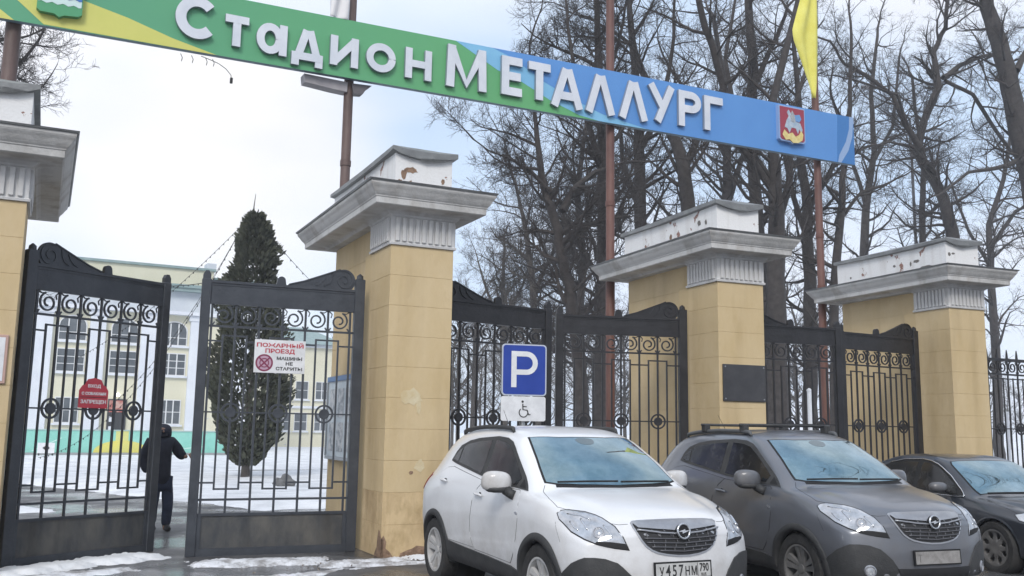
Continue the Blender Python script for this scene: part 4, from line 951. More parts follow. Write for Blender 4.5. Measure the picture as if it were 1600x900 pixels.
ST_SUVG = ('spoke5', 'dirty_alloy_rim', ((.16, .155, .15), .5, (.10, .10, .10), 6))
ST_SED = ('cover8', 'dusty_wheel_cover', ((.14, .135, .13), .6, (.10, .095, .09), 6))
for c, st in ((C1, ST_SUV), (C2, ST_SUVG), (C3, ST_SED)):
    for wx in c.S['wx']:
        for sd_ in (1, -1): c.wheel(wx, sd_, st)
for c in (C1, C2):
    for wx in c.S['wx']: c.arch_trim(wx, M_plastic, .362, .432, .016)
for wx in C3.S['wx']: C3.arch_trim(wx, P_black, .346, .372, .006)
# ------------------------------------------------------------------ car details
def grow_poly(pts, d, e):
    """outline pushed outwards by e in the plane across d"""
    d = Vector(d).normalized(); n = len(pts); P = [Vector(p) for p in pts]
    a = d.cross(Vector((0, 0, 1))).normalized(); b = a.cross(d)
    q = [(p.dot(a), p.dot(b)) for p in P]
    ar = sum(q[i][0] * q[(i + 1) % n][1] - q[(i + 1) % n][0] * q[i][1] for i in range(n)); sg = 1 if ar > 0 else -1
    out = []
    for i in range(n):
        x0, y0 = q[i - 1]; x1, y1 = q[i]; x2, y2 = q[(i + 1) % n]
        n1 = Vector(((y1 - y0), -(x1 - x0))); n2 = Vector(((y2 - y1), -(x2 - x1)))
        if n1.length: n1.normalize()
        if n2.length: n2.normalize()
        m = (n1 + n2); 
        if m.length < 1e-6: m = n1
        m.normalize(); k = e * sg / max(.5, m.dot(n1))
        out.append(P[i] + a * m.x * k + b * m.y * k)
    return out
def smooth_poly(pts, it=2):
    P = [Vector(p) for p in pts]
    for _ in range(it):
        Q = []
        for i in range(len(P)):
            a, b = P[i], P[(i + 1) % len(P)]; Q += [a * .75 + b * .25, a * .25 + b * .75]
        P = Q
    return P
def on_body(c, pts, d, off, k=6):
    d = Vector(d).normalized(); out = []
    P = [Vector(p) for p in pts]
    for i in range(len(P) - 1):
        for j in range(k + (1 if i == len(P) - 2 else 0)):
            p = P[i].lerp(P[i + 1], j / k); h, n = c.hit(p - d * 2.5, d)
            if h is not None: out.append(h + (n if n.dot(d) < 0 else -n) * off)
    return out
def line(c, name, pts, d, off, r, m, mirror=True, n=5, parent=None, k=6):
    q = on_body(c, pts, d, off, k)
    if len(q) < 2: return
    for sg in ((1, -1) if mirror else (1,)):
        MB().tube([(v.x, v.y * sg, v.z) for v in q], r, n).build(name, m, parent or c.root, smooth=True)
SIDE = (0, 1, 0); FRONT = (-1, 0, 0); FS = (-.75, .6, -.1); WS = (-.62, 0, -.78)
def sym(half): return half + [(x, -y, z) for x, y, z in half[::-1] if abs(y) > 1e-6]
def pbox(c, name, pts, m, parent=None, mirror=True, smooth=True):
    for sg in ((1, -1) if mirror else (1,)):
        pass
def ellips(name, cen, rad, m, parent, n=16, k=10, shape=None):
    vs = []; fs = []
    for i in range(k + 1):
        th = PI * i / k
        for j in range(n):
            ph = 2 * PI * j / n; p = Vector((math.sin(th) * math.cos(ph), math.sin(th) * math.sin(ph), math.cos(th)))
            if shape: p = shape(p)
            vs.append((cen[0] + p.x * rad[0], cen[1] + p.y * rad[1], cen[2] + p.z * rad[2]))
    for i in range(k):
        for j in range(n): fs.append((i * n + j, i * n + (j + 1) % n, (i + 1) * n + (j + 1) % n, (i + 1) * n + j))
    return MB().add(vs, fs).build(name, m, parent, smooth=True)
def boxy(e=3.2):
    def f(p):
        l = (abs(p.x) ** e + abs(p.y) ** e + abs(p.z) ** e) ** (1 / e); return p / l
    return f
def suv_details(c, grey):
    r = c.root; P_ = c.paint
    Z = -.0
    # doors
    fd = [(-.06, -.83, 1.128), (-.15, -.85, 1.06), (-.235, -.86, .93), (-.268, -.87, .78), (-.27, -.87, .653), (-.235, -.87, .55), (-.18, -.86, .475), (.69, -.86, .455), (.76, -.87, .53), (.83, -.88, .68), (.857, -.88, .84), (.845, -.88, .98), (.82, -.85, 1.075), (.80, -.84, 1.096), (.4, -.83, 1.105)]
    rd = [(-.075, -.83, 1.132), (-.165, -.85, 1.06), (-.25, -.86, .93), (-.283, -.87, .78), (-.285, -.87, .653), (-.25, -.87, .55), (-.20, -.86, .49), (-.86, -.87, .50), (-.97, -.87, .60), (-1.09, -.88, .73), (-1.22, -.88, .88), (-1.32, -.87, 1.0), (-1.345, -.85, 1.08), (-1.30, -.82, 1.16), (-1.16, -.79, 1.22), (-.99, -.76, 1.235), (-.6, -.79, 1.19)]
    for d_, nm in ((fd, 'front'), (rd, 'rear')):
        c.patch('door_gap_shade', grow_poly(d_, SIDE, .005), SIDE, M_seal_gap, .0012, .09, depth=.004)  # black sheet whose rim paints the shade of the gap round the door
        ds = c.patch('door', d_, SIDE, P_, .0035, .09, depth=.004)
        hx, hz_ = ((-.06, 1.0) if nm == 'front' else (-1.04, 1.085))
        for o, sg in zip(ds, (1, -1)):
            h, n = c.hit((hx, -3, hz_), (0, 1, 0)); y = h.y * sg
            hb = on_body(c, [(hx - .10, -.9, hz_ + .006), (hx - .03, -.9, hz_), (hx + .03, -.9, hz_), (hx + .10, -.9, hz_ - .006)], SIDE, .030, 2)
            MB().tube([(v.x, v.y * sg, v.z) for v in hb], [.006] + [.014] * (len(hb) - 2) + [.006], 8).build('handle', P_, o, smooth=True)
            MB().lathe([(.032, y - .004 if sg > 0 else y - .012), (.032, y + .012 if sg > 0 else y + .004)], 14, 'y', (hx, 0, hz_ - .004)).build('handle_recess', M_seal_gap, o)
    # glasshouse
    sg_ = [(-1.15, -.734, 1.295), (-1.12, -.69, 1.39), (-1.05, -.66, 1.46), (-.85, -.65, 1.515), (-.597, -.643, 1.545), (-.12, -.635, 1.568), (.12, -.64, 1.555), (.26, -.66, 1.52), (.392, -.682, 1.455), (.58, -.724, 1.345), (.78, -.756, 1.225), (.90, -.80, 1.14), (.955, -.821, 1.098), (.81, -.828, 1.108), (.415, -.819, 1.13), (-.087, -.803, 1.167), (-.591, -.782, 1.225), (-.992, -.757, 1.272)]
    c.patch('window_frame', sg_, SIDE, M_plastic, .006, .08, depth=.012)
    g1 = [(-.09, -.8, 1.19), (.40, -.8, 1.15), (.70, -.8, 1.135), (.74, -.8, 1.20), (.56, -.72, 1.315), (.38, -.7, 1.42), (.24, -.66, 1.485), (.10, -.64, 1.515), (-.11, -.64, 1.528)]
    g2 = [(-.20, -.8, 1.20), (-.22, -.64, 1.525), (-.60, -.64, 1.503), (-.84, -.65, 1.475), (-.93, -.66, 1.445), (-.90, -.75, 1.285), (-.59, -.78, 1.25)]
    g3 = [(-.935, -.75, 1.292), (-.965, -.66, 1.435), (-1.03, -.66, 1.41), (-1.085, -.70, 1.355), (-1.09, -.73, 1.312)]
    for g_ in (g1, g2, g3): c.patch('side_window', g_, SIDE, M_glass_s, .009, .10, depth=.004)
    g4 = [(.775, -.8, 1.125), (.90, -.8, 1.115), (.80, -.78, 1.19)]; c.patch('mirror_sail', g4, SIDE, M_seal_gap, .0095, .10, depth=.004)
    # windscreen
    half = [(1.135, 0, 1.150), (1.10, -.38, 1.157), (1.05, -.585, 1.163), (1.0, -.672, 1.178), (.82, -.64, 1.30), (.583, -.588, 1.445), (.375, -.542, 1.562), (.446, -.26, 1.567), (.46, 0, 1.572)]
    ws = half[:-1] + [half[-1]] + [(x, -y, z) for x, y, z in half[1:-1][::-1]]
    c.patch('windscreen_frame', grow_poly(ws, WS, .012), WS, M_seal_gap, .003, .09, depth=.01, mirror=False)
    wd = c.patch('windscreen', grow_poly(ws, WS, -.006), WS, M_glass_w, .006, .07, depth=.004, mirror=False)[0]
    top = [(.40, -.50, 1.548), (.455, -.26, 1.552), (.47, 0, 1.556), (.455, .26, 1.552), (.40, .50, 1.548)]
    MB().tube([Vector(p) for p in [(1.09, -.60, 1.185), (1.12, -.30, 1.19), (1.15, -.02, 1.19)]], .009, 6).build('wiper', M_seal_gap, r); MB().tube([(1.14, .02, 1.185), (1.12, .3, 1.185), (1.06, .58, 1.18)], .009, 6).build('wiper', M_seal_gap, r)
    rm = on_body(c, [(.50, -.02, 1.53), (.54, -.02, 1.50)], WS, .011, 1)
    c.patch('mirror_mount', smooth_poly([(.47, -.12, 1.556), (.47, .09, 1.556), (.56, .07, 1.50), (.585, -.015, 1.485), (.56, -.10, 1.50)], 2), WS, mat('sensor_shade', (.10, .14, .16), .2, spec=.8), .0075, .05, depth=.003, mirror=False)
    # cowl
    cw = [(1.145, 0, 1.145), (1.11, -.39, 1.15), (1.055, -.60, 1.158), (1.09, -.61, 1.14), (1.14, -.39, 1.135), (1.175, 0, 1.13)]
    c.patch('cowl', cw + [(x, -y, z) for x, y, z in cw[1:-1][::-1]][0:0] + [(1.14, .39, 1.135), (1.09, .61, 1.14), (1.055, .60, 1.158), (1.11, .39, 1.15)], (-.3, 0, -1), M_seal_gap, .003, .08, depth=.004, mirror=False)
    # bonnet shut lines
    line(c, 'shut_line', [(1.03, -.70, 1.17), (1.10, -.75, 1.12), (1.30, -.79, 1.07), (1.48, -.80, 1.0), (1.58, -.76, .99)], (0, .25, -1), -.001, .0028, M_seal_gap)
    line(c, 'shut_line', [(1.93, -.575, .905), (1.975, -.50, .895), (1.992, -.43, .90)], FRONT, -.001, .0028, M_seal_gap)
    line(c, 'shut_line', [(1.55, -.86, .89), (1.62, -.87, .80), (1.66, -.87, .74)], SIDE, -.001, .002, M_seal_gap)
    # cladding
    c.patch('sill_cladding', [(-.95, -.87, .495), (-.5, -.87, .472), (0, -.86, .455), (.70, -.86, .432), (.90, -.87, .40), (.92, -.85, .285), (-.92, -.85, .30)], SIDE, M_plastic, .018, .045, depth=.03)
    c.patch('bumper_cladding', [(1.60, -.86, .43), (1.70, -.85, .52), (1.813, -.842, .593), (1.87, -.81, .625), (1.919, -.785, .645), (1.97, -.72, .647), (2.009, -.645, .640), (2.05, -.56, .61), (2.068, -.526, .58), (2.093, -.464, .519), (2.115, -.42, .44), (2.11, -.42, .35), (1.62, -.85, .33)], (-.8, .6, 0), M_plastic, .010, .06, depth=.02)
    c.patch('lower_intake', [(2.14, -.42, .44), (2.14, .42, .44), (2.14, .38, .345), (2.14, -.38, .345)], FRONT, M_mesh_dark, .012, .05, depth=.01, mirror=False)
    c.patch('skid_plate', [(2.13, -.46, .343), (2.13, .46, .343), (2.1, .5, .30), (2.1, -.5, .30)], FRONT, mat('skid_silver', (.25, .25, .26), .5, metal=.6), .014, .05, depth=.01, mirror=False)
    h, n = c.hit((4, -.65, .415), (-1, 0, 0))
    for sg in (1, -1):
        f = MB().lathe([(.050, -.012), (.056, .012), (.046, .022), (.040, .014)], 20, 'x').build('fog_lamp', M_dullchrome, r, loc=(h.x + .0, h.y * sg, h.z), rot=(0, 0, -sg * R(32)), auto=40)
        MB().lathe([(.040, .004), (.030, .016), (.006, .019)], 16, 'x').build('lens', M_lamp, f, auto=40)
    # headlamps
    hd = [(1.525, -.819, .955), (1.545, -.80, .975), (1.591, -.766, .984), (1.709, -.671, .975), (1.80, -.63, .957), (1.855, -.595, .936), (1.965, -.541, .879), (2.04, -.509, .803), (2.070, -.478, .715), (2.035, -.58, .727), (2.005, -.623, .736), (1.962, -.695, .752), (1.883, -.766, .785), (1.768, -.819, .832), (1.66, -.83, .885), (1.58, -.83, .915)]
    c.patch('headlamp_seal', grow_poly(hd, FS, .009), FS, M_seal_gap, .002, .05, depth=.006)
    hl = c.patch('headlight', hd, FS, M_lamp, .006, .04, depth=.006)
    def disc_at(pt, rad, name, m, par, off, dep=.01):
        h, n = c.hit(Vector(pt) - Vector(FS) * 2, FS)
        if h is None: return
        for o, sg in zip(par, (1, -1)):
            q = Vector((n.x, n.y * sg, n.z)); pos = Vector((h.x, h.y * sg, h.z)) + q * off
            ob = MB().lathe([(rad, -dep), (rad, 0), (rad * .8, dep * .4), (rad * .72, -dep * .3)], 18, 'z').build(name, m, o, auto=40); ob.rotation_euler = q.to_track_quat('Z', 'Y').to_euler(); ob.location = pos
            ob2 = MB().lathe([(rad * .72, -dep), (rad * .6, dep * .1), (rad * .25, dep * .5), (.002, dep * .6)], 16, 'z').build('projector_lens', M_lamp, ob, auto=60)
    disc_at((1.93, -.66, .835), .050, 'projector', M_dullchrome, hl, .008)
    for o, sg in zip(hl, (1, -1)):
        for pts_, rr_ in (([(1.76, -.73, .925), (1.80, -.71, .88), (1.86, -.72, .85)], .010), ([(1.68, -.78, .90), (1.75, -.78, .86), (1.80, -.77, .84)], .008), ([(1.90, -.60, .885), (1.97, -.58, .83), (2.0, -.58, .80)], .008), ([(1.62, -.78, .955), (1.72, -.70, .945), (1.80, -.66, .92)], .006)):
            q = on_body(c, pts_, FS, .006, 3)
            if len(q) > 1: MB().tube([(v.x, v.y * sg, v.z) for v in q], rr_, 5).build('reflector', M_chrome, o, smooth=True)
    c.patch('indicator_bezel', [(2.073, -.476, .712), (2.062, -.50, .757), (2.0, -.60, .768), (1.95, -.69, .766), (1.945, -.708, .752), (2.005, -.623, .728)], FS, M_seal_gap, .0085, .05, depth=.004)
    # grille
    gr = [(1.997, -.405, .893), (1.99, -.375, .913), (2.0, -.2, .918), (2.0, 0, .921), (2.0, .2, .918), (2.01, .355, .913), (2.03, .385, .893), (2.08, .355, .80), (2.11, .29, .715), (2.125, .19, .675), (2.14, 0, .655), (2.12, -.21, .678), (2.1, -.31, .718), (2.07, -.375, .80)]
    gs = smooth_poly(gr, 1)
    c.patch('grille_surround', grow_poly(gs, FRONT, .010), FRONT, M_dullchrome, .008, .06, depth=.015, mirror=False)
    gm = c.patch('grille', grow_poly(gs, FRONT, -.004), FRONT, M_mesh_dark, .010, .06, depth=.004, mirror=False)[0]
    c.patch('grille_bar', [(2.0, -.395, .895), (2.0, -.37, .911), (2.0, 0, .917), (2.0, .37, .911), (2.0, .395, .895), (2.02, .37, .868), (2.05, .0, .842), (2.02, -.37, .868)], FRONT, M_dullchrome, .020, .06, depth=.012, mirror=False, parent=gm)
    line(c, 'grille_bar', [(2.05, -.385, .852), (2.06, -.2, .832), (2.07, 0, .820), (2.06, .2, .832), (2.05, .385, .852)], FRONT, .020, .009, M_dullchrome, mirror=False, parent=gm)
    rows = [(.785, .345), (.752, .325), (.719, .29), (.690, .22)]
    M_sl = mat('grille_slat', (.13, .13, .14), .4, metal=.5)
    for k, (z, w) in enumerate(rows):
        line(c, 'slat', [(2.1, -w, z + .012), (2.1, 0, z), (2.1, w, z + .012)], FRONT, .016, .0065, M_sl, mirror=False, parent=gm, k=8)
    rws = [(.835, .365)] + rows
    for k in range(4):
        za, zb = rws[k][0], rws[k + 1][0]; w = rws[k + 1][1]; nn_ = 6 - (k > 2); 
        for j in range(nn_):
            y = -w + (2 * w) * (j + (.5 if k % 2 else .25)) / nn_ + (.0)
            line(c, 'divider', [(2.1, y, za), (2.1, y, zb)], FRONT, .014, .005, M_sl, mirror=False, parent=gm, k=1, n=4)
    h, n = c.hit((4, 0, .842), (-1, 0, 0))
    lg = MB().tube([(0, .057 * math.cos(t), .057 * math.sin(t)) for t in [2 * PI * i / 28 for i in range(28)]], .0095, 8, closed=True).build('badge', M_chrome, r, loc=(h.x + .045, 0, .848), rot=(0, R(-8), 0), smooth=True)
    MB().lathe([(.060, -.03), (.056, -.002), (.002, -.001)], 22, 'x').build('badge_back', M_seal_gap, lg)
    MB().add([(.004, y, z) for y, z in ((-.06, -.004), (.012, .016), (.016, .004), (.06, .006), (-.012, -.018), (-.016, -.004))] + [(-.004, y, z) for y, z in ((-.06, -.004), (.012, .016), (.016, .004), (.06, .006), (-.012, -.018), (-.016, -.004))],
             [(0, 5, 4, 3, 2, 1), (6, 7, 8, 9, 10, 11)] + [(i, (i + 1) % 6, 6 + (i + 1) % 6, 6 + i) for i in range(6)]).build('badge_bolt', M_chrome, lg)
    # plate
    M_pl = mat('plate_dirty' if grey else 'plate_white', (.30, .29, .28) if grey else (.55, .55, .54), .6, (.20, .19, .18) if grey else (.42, .42, .41), 14, lo=.4, hi=.7)
    pz = .535 if grey else .55; px_ = 2.150; py_ = 0.0 if grey else -.02
    pl = empty('number_plate', (px_ + .012, py_, pz)); pl.parent = r; pl.rotation_euler = (0, R(-4), 0)
    MB().box(-.012, 0, -.272, .272, -.068, .068).build('plate_frame', M_seal_gap, pl); MB().box(0.0005, .003, -.258, .258, -.055, .055).build('plate_sheet', M_pl, pl)
    def ptxt(tx, size, y, z, sx=.9, m=M_black, bold=.0015):
        me = text_mesh(tx, size, .0015, m, sx=sx, bold=bold); o = put('plate_letter', me, pl, (.0045, y, z), (0, 0, PI / 2)); return o
    if not grey:
        x = -.235
        for ch, sz, w in (('У', .095, .058), ('4', .125, .058), ('5', .125, .058), ('7', .125, .058), ('Н', .095, .062), ('М', .095, .062)): ptxt(ch, sz, x + w / 2 - .0, -.006 if sz > .1 else -.012, .72); x += w + .002
        MB().box(.003, .0045, .132, .136, -.052, .052).build('plate_divider', M_black, pl); ptxt('790', .088, .196, .012, .68); ptxt('RUS', .035, .19, -.040, .8, bold=.0004)
    else:
        Mfd = mat('faded_print', (.17, .165, .16), .7); ptxt('Т', .09, -.21, -.008, .75, Mfd)
    # mirrors
    for sg in (1, -1):
        mr = empty('mirror', (.60, -.955 * sg, 1.145)); mr.parent = r; mr.rotation_euler = (0, 0, sg * R(-12))
        sh = lambda p: boxy(2.7)(p)
        def shp(p, sg=sg):
            q = boxy(3.4)(p); o = q.y * sg; return Vector((q.x * (1 - .22 * abs(q.y)), q.y * (1 - .10 * max(0, q.z)), q.z * (1 - .10 * max(0, o)) * (1 if q.z > 0 else .9)))
        ellips('mirror_cap', (0, -.02 * sg, .02), (.090, .140, .096), P_, mr, 20, 14, shp)
        ellips('mirror_base', (.01, -.01 * sg, -.045), (.078, .115, .035), M_plastic, mr, 16, 8, boxy(2.6))
        MB().tube([(.03, .06 * sg, -.05), (.07, .10 * sg, -.085), (.10, .13 * sg, -.10)], [.05, .045, .045], 8).build('mirror_foot', M_plastic, mr, smooth=True)
        MB().add([(-.075, -.12 * sg, -.02), (-.075, .09 * sg, -.02), (-.075, .09 * sg, .09), (-.075, -.12 * sg, .08)], [(0, 1, 2, 3)]).build('mirror_glass', M_glass_w, mr)
    # roof rails
    rr_ = [(-1.32, -.53, 1.62), (-1.15, -.545, 1.66), (-.6, -.56, 1.68), (-.1, -.57, 1.66), (.12, -.575, 1.62)]
    q = on_body(c, rr_, (0, .35, -1), .03, 6)
    for sg in (1, -1):
        ra = MB().tube([(v.x, v.y * sg, v.z - (.03 if i in (0, len(q) - 1) else 0)) for i, v in enumerate(q)], [.012] + [.024] * (len(q) - 2) + [.012], 8).build('roof_rail', M_plastic if not grey else mat('grey_rail', (.09, .095, .10), .5), r, smooth=True)
    if grey:
        for x in (-.85, -.05):
            cb = MB().tube([(x, -.62, 1.73), (x, .62, 1.73)], .016, 8).build('roof_bar', M_plastic, r, smooth=True)
            for y in (-.56, .56): MB().bbox(x - .05, x + .05, y - .035, y + .035, 1.64, 1.742, .012).build('bar_foot', M_plastic, cb)
    MB().tube([(-1.25, 0, 1.64), (-1.45, 0, 1.86)], .004, 5, r1=.002).build('aerial', M_seal_gap, r)
    # tail lamps and small side lamp
    tl = [(-1.66, -.83, 1.12), (-1.85, -.8, 1.14), (-2.06, -.7, 1.07), (-2.08, -.7, .95), (-1.95, -.8, .90), (-1.78, -.85, .97)]
    c.patch('tail_lamp', tl, (.5, .85, 0), M_tail, .010, .06, depth=.01)
    c.patch('side_repeater', smooth_poly([(.86, -.88, .885), (.80, -.88, .895), (.80, -.88, .915), (.86, -.88, .905)], 1), SIDE, M_chrome, .006, .05, depth=.006)
    # rear screen
    c.patch('rear_window', [(-1.92, -.5, 1.25), (-1.66, -.47, 1.47), (-1.66, .47, 1.47), (-1.92, .5, 1.25)], (.7, 0, -.7), M_glass_s, .006, .09, depth=.004, mirror=False)
    # windscreen stickers: pale band reflection pieces are left to the sky
    # seats and steering wheel silhouettes behind the glass are not visible from here
suv_details(C1, False); suv_details(C2, True)
def sedan_details(c):
    r = c.root
    half = [(.995, 0, .952), (.96, -.40, .945), (.90, -.64, .932), (.60, -.60, 1.11), (.33, -.56, 1.275), (.26, -.52, 1.305), (.30, -.28, 1.335), (.31, 0, 1.345)]
    ws = half + [(x, -y, z) for x, y, z in half[1:-1][::-1]]
    c.patch('windscreen_frame', grow_poly(ws, WS, .014), WS, M_seal_gap, .003, .09, depth=.01, mirror=False); c.patch('windscreen', grow_poly(ws, WS, -.004), WS, M_glass_w, .006, .07, depth=.004, mirror=False)
    sgl = [(-1.35, -.72, 1.0), (-1.10, -.62, 1.16), (-.80, -.57, 1.28), (-.5, -.55, 1.335), (-.15, -.56, 1.345), (.02, -.58, 1.325), (.16, -.62, 1.29), (.30, -.65, 1.225), (.44, -.67, 1.145), (.62, -.716, 1.015), (.79, -.80, .90), (.70, -.82, .895), (.3, -.828, .905), (-.5, -.83, .935), (-1.2, -.80, .96)]
    c.patch('window_frame', sgl, SIDE, M_seal_gap, .005, .08, depth=.01)
    c.patch('side_window', [(-.10, -.8, .96), (.66, -.8, .925), (.58, -.72, 1.01), (.40, -.67, 1.13), (.26, -.65, 1.215), (.13, -.62, 1.265), (-.02, -.6, 1.30), (-.13, -.58, 1.305)], SIDE, M_glass_s, .008, .09, depth=.004)
    c.patch('side_window', [(-.20, -.8, .965), (-.22, -.58, 1.305), (-.5, -.56, 1.30), (-.77, -.58, 1.245), (-.95, -.62, 1.155), (-.98, -.78, .99)], SIDE, M_glass_s, .008, .09, depth=.004)
    line(c, 'chrome_strip', sgl[2:11], SIDE, .010, .0085, M_chrome); line(c, 'chrome_strip', [(.79, -.8, .896), (.70, -.82, .889), (.3, -.83, .899), (-.5, -.83, .929), (-1.3, -.8, .965)], SIDE, .010, .0085, M_chrome)
    MB().tube([(.96, -.58, .955), (1.01, -.3, .962), (1.03, 0, .965)], .009, 6).build('wiper', M_seal_gap, r); MB().tube([(1.02, .05, .963), (.99, .35, .96), (.93, .58, .95)], .009, 6).build('wiper', M_seal_gap, r)
    for sg in (1, -1):
        mr = empty('mirror', (.52, -.945 * sg, .985)); mr.parent = r; mr.rotation_euler = (0, 0, sg * R(-12))
        ellips('mirror_cap', (0, -.02 * sg, .02), (.075, .12, .065), P_grey, mr, 18, 12, boxy(2.6)); MB().tube([(.02, .07 * sg, -.02), (.06, .13 * sg, -.04)], .03, 8).build('mirror_foot', M_seal_gap, mr, smooth=True)
    fd = [(-.13, -.83, .92), (-.17, -.86, .7), (-.15, -.86, .4), (.70, -.86, .36), (.82, -.88, .5), (.86, -.88, .75), (.80, -.85, .875)]
    rd = [(-.15, -.83, .92), (-.19, -.86, .7), (-.17, -.86, .4), (-.75, -.86, .38), (-.95, -.88, .6), (-1.2, -.86, .75), (-1.22, -.83, .94)]
    for d_, hx in ((fd, -.02), (rd, -1.02)):
        c.patch('door_gap_shade', grow_poly(d_, SIDE, .005), SIDE, M_seal_gap, .0012, .09, depth=.004); ds = c.patch('door', d_, SIDE, c.paint, .0035, .09, depth=.004)  # black under-sheet stands in for the dark gap, no open gap is modelled
        for o, sg in zip(ds, (1, -1)):
            hb = on_body(c, [(hx - .11, -.9, .80), (hx + .11, -.9, .79)], SIDE, .03, 4); MB().tube([(v.x, v.y * sg, v.z) for v in hb], [.006] + [.014] * (len(hb) - 2) + [.006], 8).build('handle', c.paint, o, smooth=True)
    c.patch('side_repeater', smooth_poly([(.96, -.88, .67), (.90, -.88, .67), (.90, -.88, .69), (.96, -.88, .69)], 1), SIDE, M_chrome, .006, .05, depth=.006)
    hd = [(1.62, -.80, .74), (1.80, -.74, .78), (2.0, -.60, .76), (2.05, -.52, .72), (2.07, -.50, .64), (1.98, -.68, .62), (1.85, -.78, .64), (1.70, -.83, .68)]
    c.patch('headlamp_seal', grow_poly(hd, FS, .008), FS, M_seal_gap, .002, .05, depth=.006); c.patch('headlight', hd, FS, M_lamp, .006, .05, depth=.006)
    gr = [(2.1, -.36, .72), (2.1, .36, .72), (2.15, .30, .50), (2.15, .22, .34), (2.15, -.22, .34), (2.15, -.30, .50)]
    gm = c.patch('grille', gr, FRONT, M_mesh_dark, .008, .07, depth=.01, mirror=False)[0]
    for k in range(6): line(c, 'slat', [(2.1, -.28, .68 - .055 * k), (2.1, .28, .68 - .055 * k)], FRONT, .012, .006, M_dullchrome, mirror=False, parent=gm)
    MB().box(2.20, 2.215, -.26, .26, .40, .51).build('number_plate', mat('plate_dirty', (.3, .29, .28)), r)
    line(c, 'shut_line', [(.98, -.72, .90), (1.3, -.77, .86), (1.6, -.77, .78)], (0, .3, -1), -.001, .003, M_seal_gap)
    c.patch('tail_lamp', [(-2.05, -.8, .86), (-2.24, -.66, .84), (-2.25, -.66, .70), (-2.05, -.82, .72)], (.6, .8, 0), M_tail, .008, .06, depth=.01)
sedan_details(C3)
# ------------------------------------------------------------------ parking apron
structure(grid_sheet('parking_apron', -1.2, 12.5, -6.6, -0.6, 0.15, lambda X, Y: np.clip(np.minimum(np.minimum(X + 1.1, 12.4 - X), np.minimum(Y + 6.4, -0.75 - Y)) * .2 + .02 * wob(X, Y, 1.2), -.03, .03), M_asphalt))
patch_snow(-0.6, -0.62, 0.6, -0.75, 0.2, 0.045, 8.0, M_slush)

# ------------------------------------------------------------------ notice board on the rear wall of the nearest pier
t = empty('notice_board', (PS[1], 0, 0), PT[1]); tag(t, 'pale notice board with blue top on the rear wall of the nearest pier', 'notice board')
xb_ = INS
MB().box(xb_ - .05, xb_ - .002, 1.15, 3.0, 1.22, 2.38).build('board', mat('board_pale', (.46, .54, .60), .35, (.60, .66, .70), 4), t)
Mbf = mat('board_blue_frame', (.06, .16, .36), .4)
for k, (a0, a1, b0, b1) in enumerate(((1.12, 3.03, 2.382, 2.46), (1.12, 3.03, 1.17, 1.218), (1.10, 1.148, 1.222, 2.378), (3.002, 3.05, 1.222, 2.378))): MB().box(xb_ - .07, xb_ - .003, a0, a1, b0, b1).build('frame', Mbf if k == 0 else M_grey_frame, t)
for k in range(8): MB().box(xb_ - .056, xb_ - .051, 1.25 + .43 * (k % 4), 1.58 + .43 * (k % 4), 1.30 + .52 * (k // 4), 1.74 + .52 * (k // 4)).build('sheet', mat('notice_sheet', (.62, .64, .66), .6, (.30, .34, .38), 9, lo=.45, hi=.6), t)

# ------------------------------------------------------------------ stadium building
M_bw = mat('building_yellow', (.66, .63, .48), .8, (.72, .69, .55), .5, .1, 5)
M_bp = mat('building_white', (.66, .69, .76), .7, (.74, .77, .82), 1)
M_bt = mat('building_teal', (.20, .29, .29), .6, (.28, .36, .36), 2)
M_bf = mat('frieze_grey', (.52, .56, .62), .7, (.60, .64, .68), 1)
M_wf = mat('window_frame_white', (.70, .71, .72), .5)
M_wg = mat('window_glass_far', (.10, .115, .13), .12, (.16, .18, .20), 1.5, metal=.2, spec=.7)
BY = 47.3
def bx(px, py=560): return float(at(px, py, BY)[0])
bld = empty('stadium_building', (0, BY, 0)); tag(bld, 'pale yellow stadium building with white pilasters, seen through the left gate leaves', 'building')
BX0, BX1 = bx(-160), 7.7
MB().box(BX0, BX1, 0, 14, 0, 8.24).build('wall', M_bw, bld)
MB().box(BX0 - .1, BX1 + .1, -.15, 14, 8.242, 9.8).build('frieze', M_bf, bld)
MB().box(BX0 - .3, BX1 + .3, -.5, 14, 8.18, 8.38).build('ledge', M_bp, bld)
MB().box(BX0 - .4, BX1 + .5, -.7, 14, 9.802, 10.0).box(BX0 - .35, BX1 + .4, -.6, 13.9, 9.6, 9.80).build('cornice', M_bt, bld)
MB().box(BX0, 6.9, .2, 13, 10.002, 11.05).build('parapet', mat('parapet_cream', (.62, .60, .46), .8, (.68, .66, .52), .6), bld)
MB().box(BX0 - .1, 7.0, .05, 13.1, 11.052, 11.2).build('coping', M_bt, bld)
MB().box(6.55, 7.1, .6, 1.6, 11.202, 11.62).build('chimney', M_bf, bld)
MB().box(6.92, BX1 + 2.5, .5, 12, 10.002, 10.6).build('parapet', M_bp, bld); MB().box(6.95, BX1 + 2.6, .35, 12, 10.602, 10.72).build('coping', M_bt, bld)
MB().box(BX0, BX1, -.12, -.001, 0, .9).build('plinth', mat('plinth_grey', (.30, .31, .32), .8), bld)
pitch = bx(150) - bx(66)
for k in range(-3, 3):
    xc_ = bx(149) + pitch * k * 1.0
    if xc_ < BX0 + .4 or xc_ > BX1: continue
    MB().box(xc_ - .42, xc_ + .42, -.28, -.001, .902, 8.17).build('pilaster', M_bp, bld); MB().box(xc_ - .52, xc_ + .52, -.34, -.003, 7.86, 8.172).build('capital', M_bp, bld)
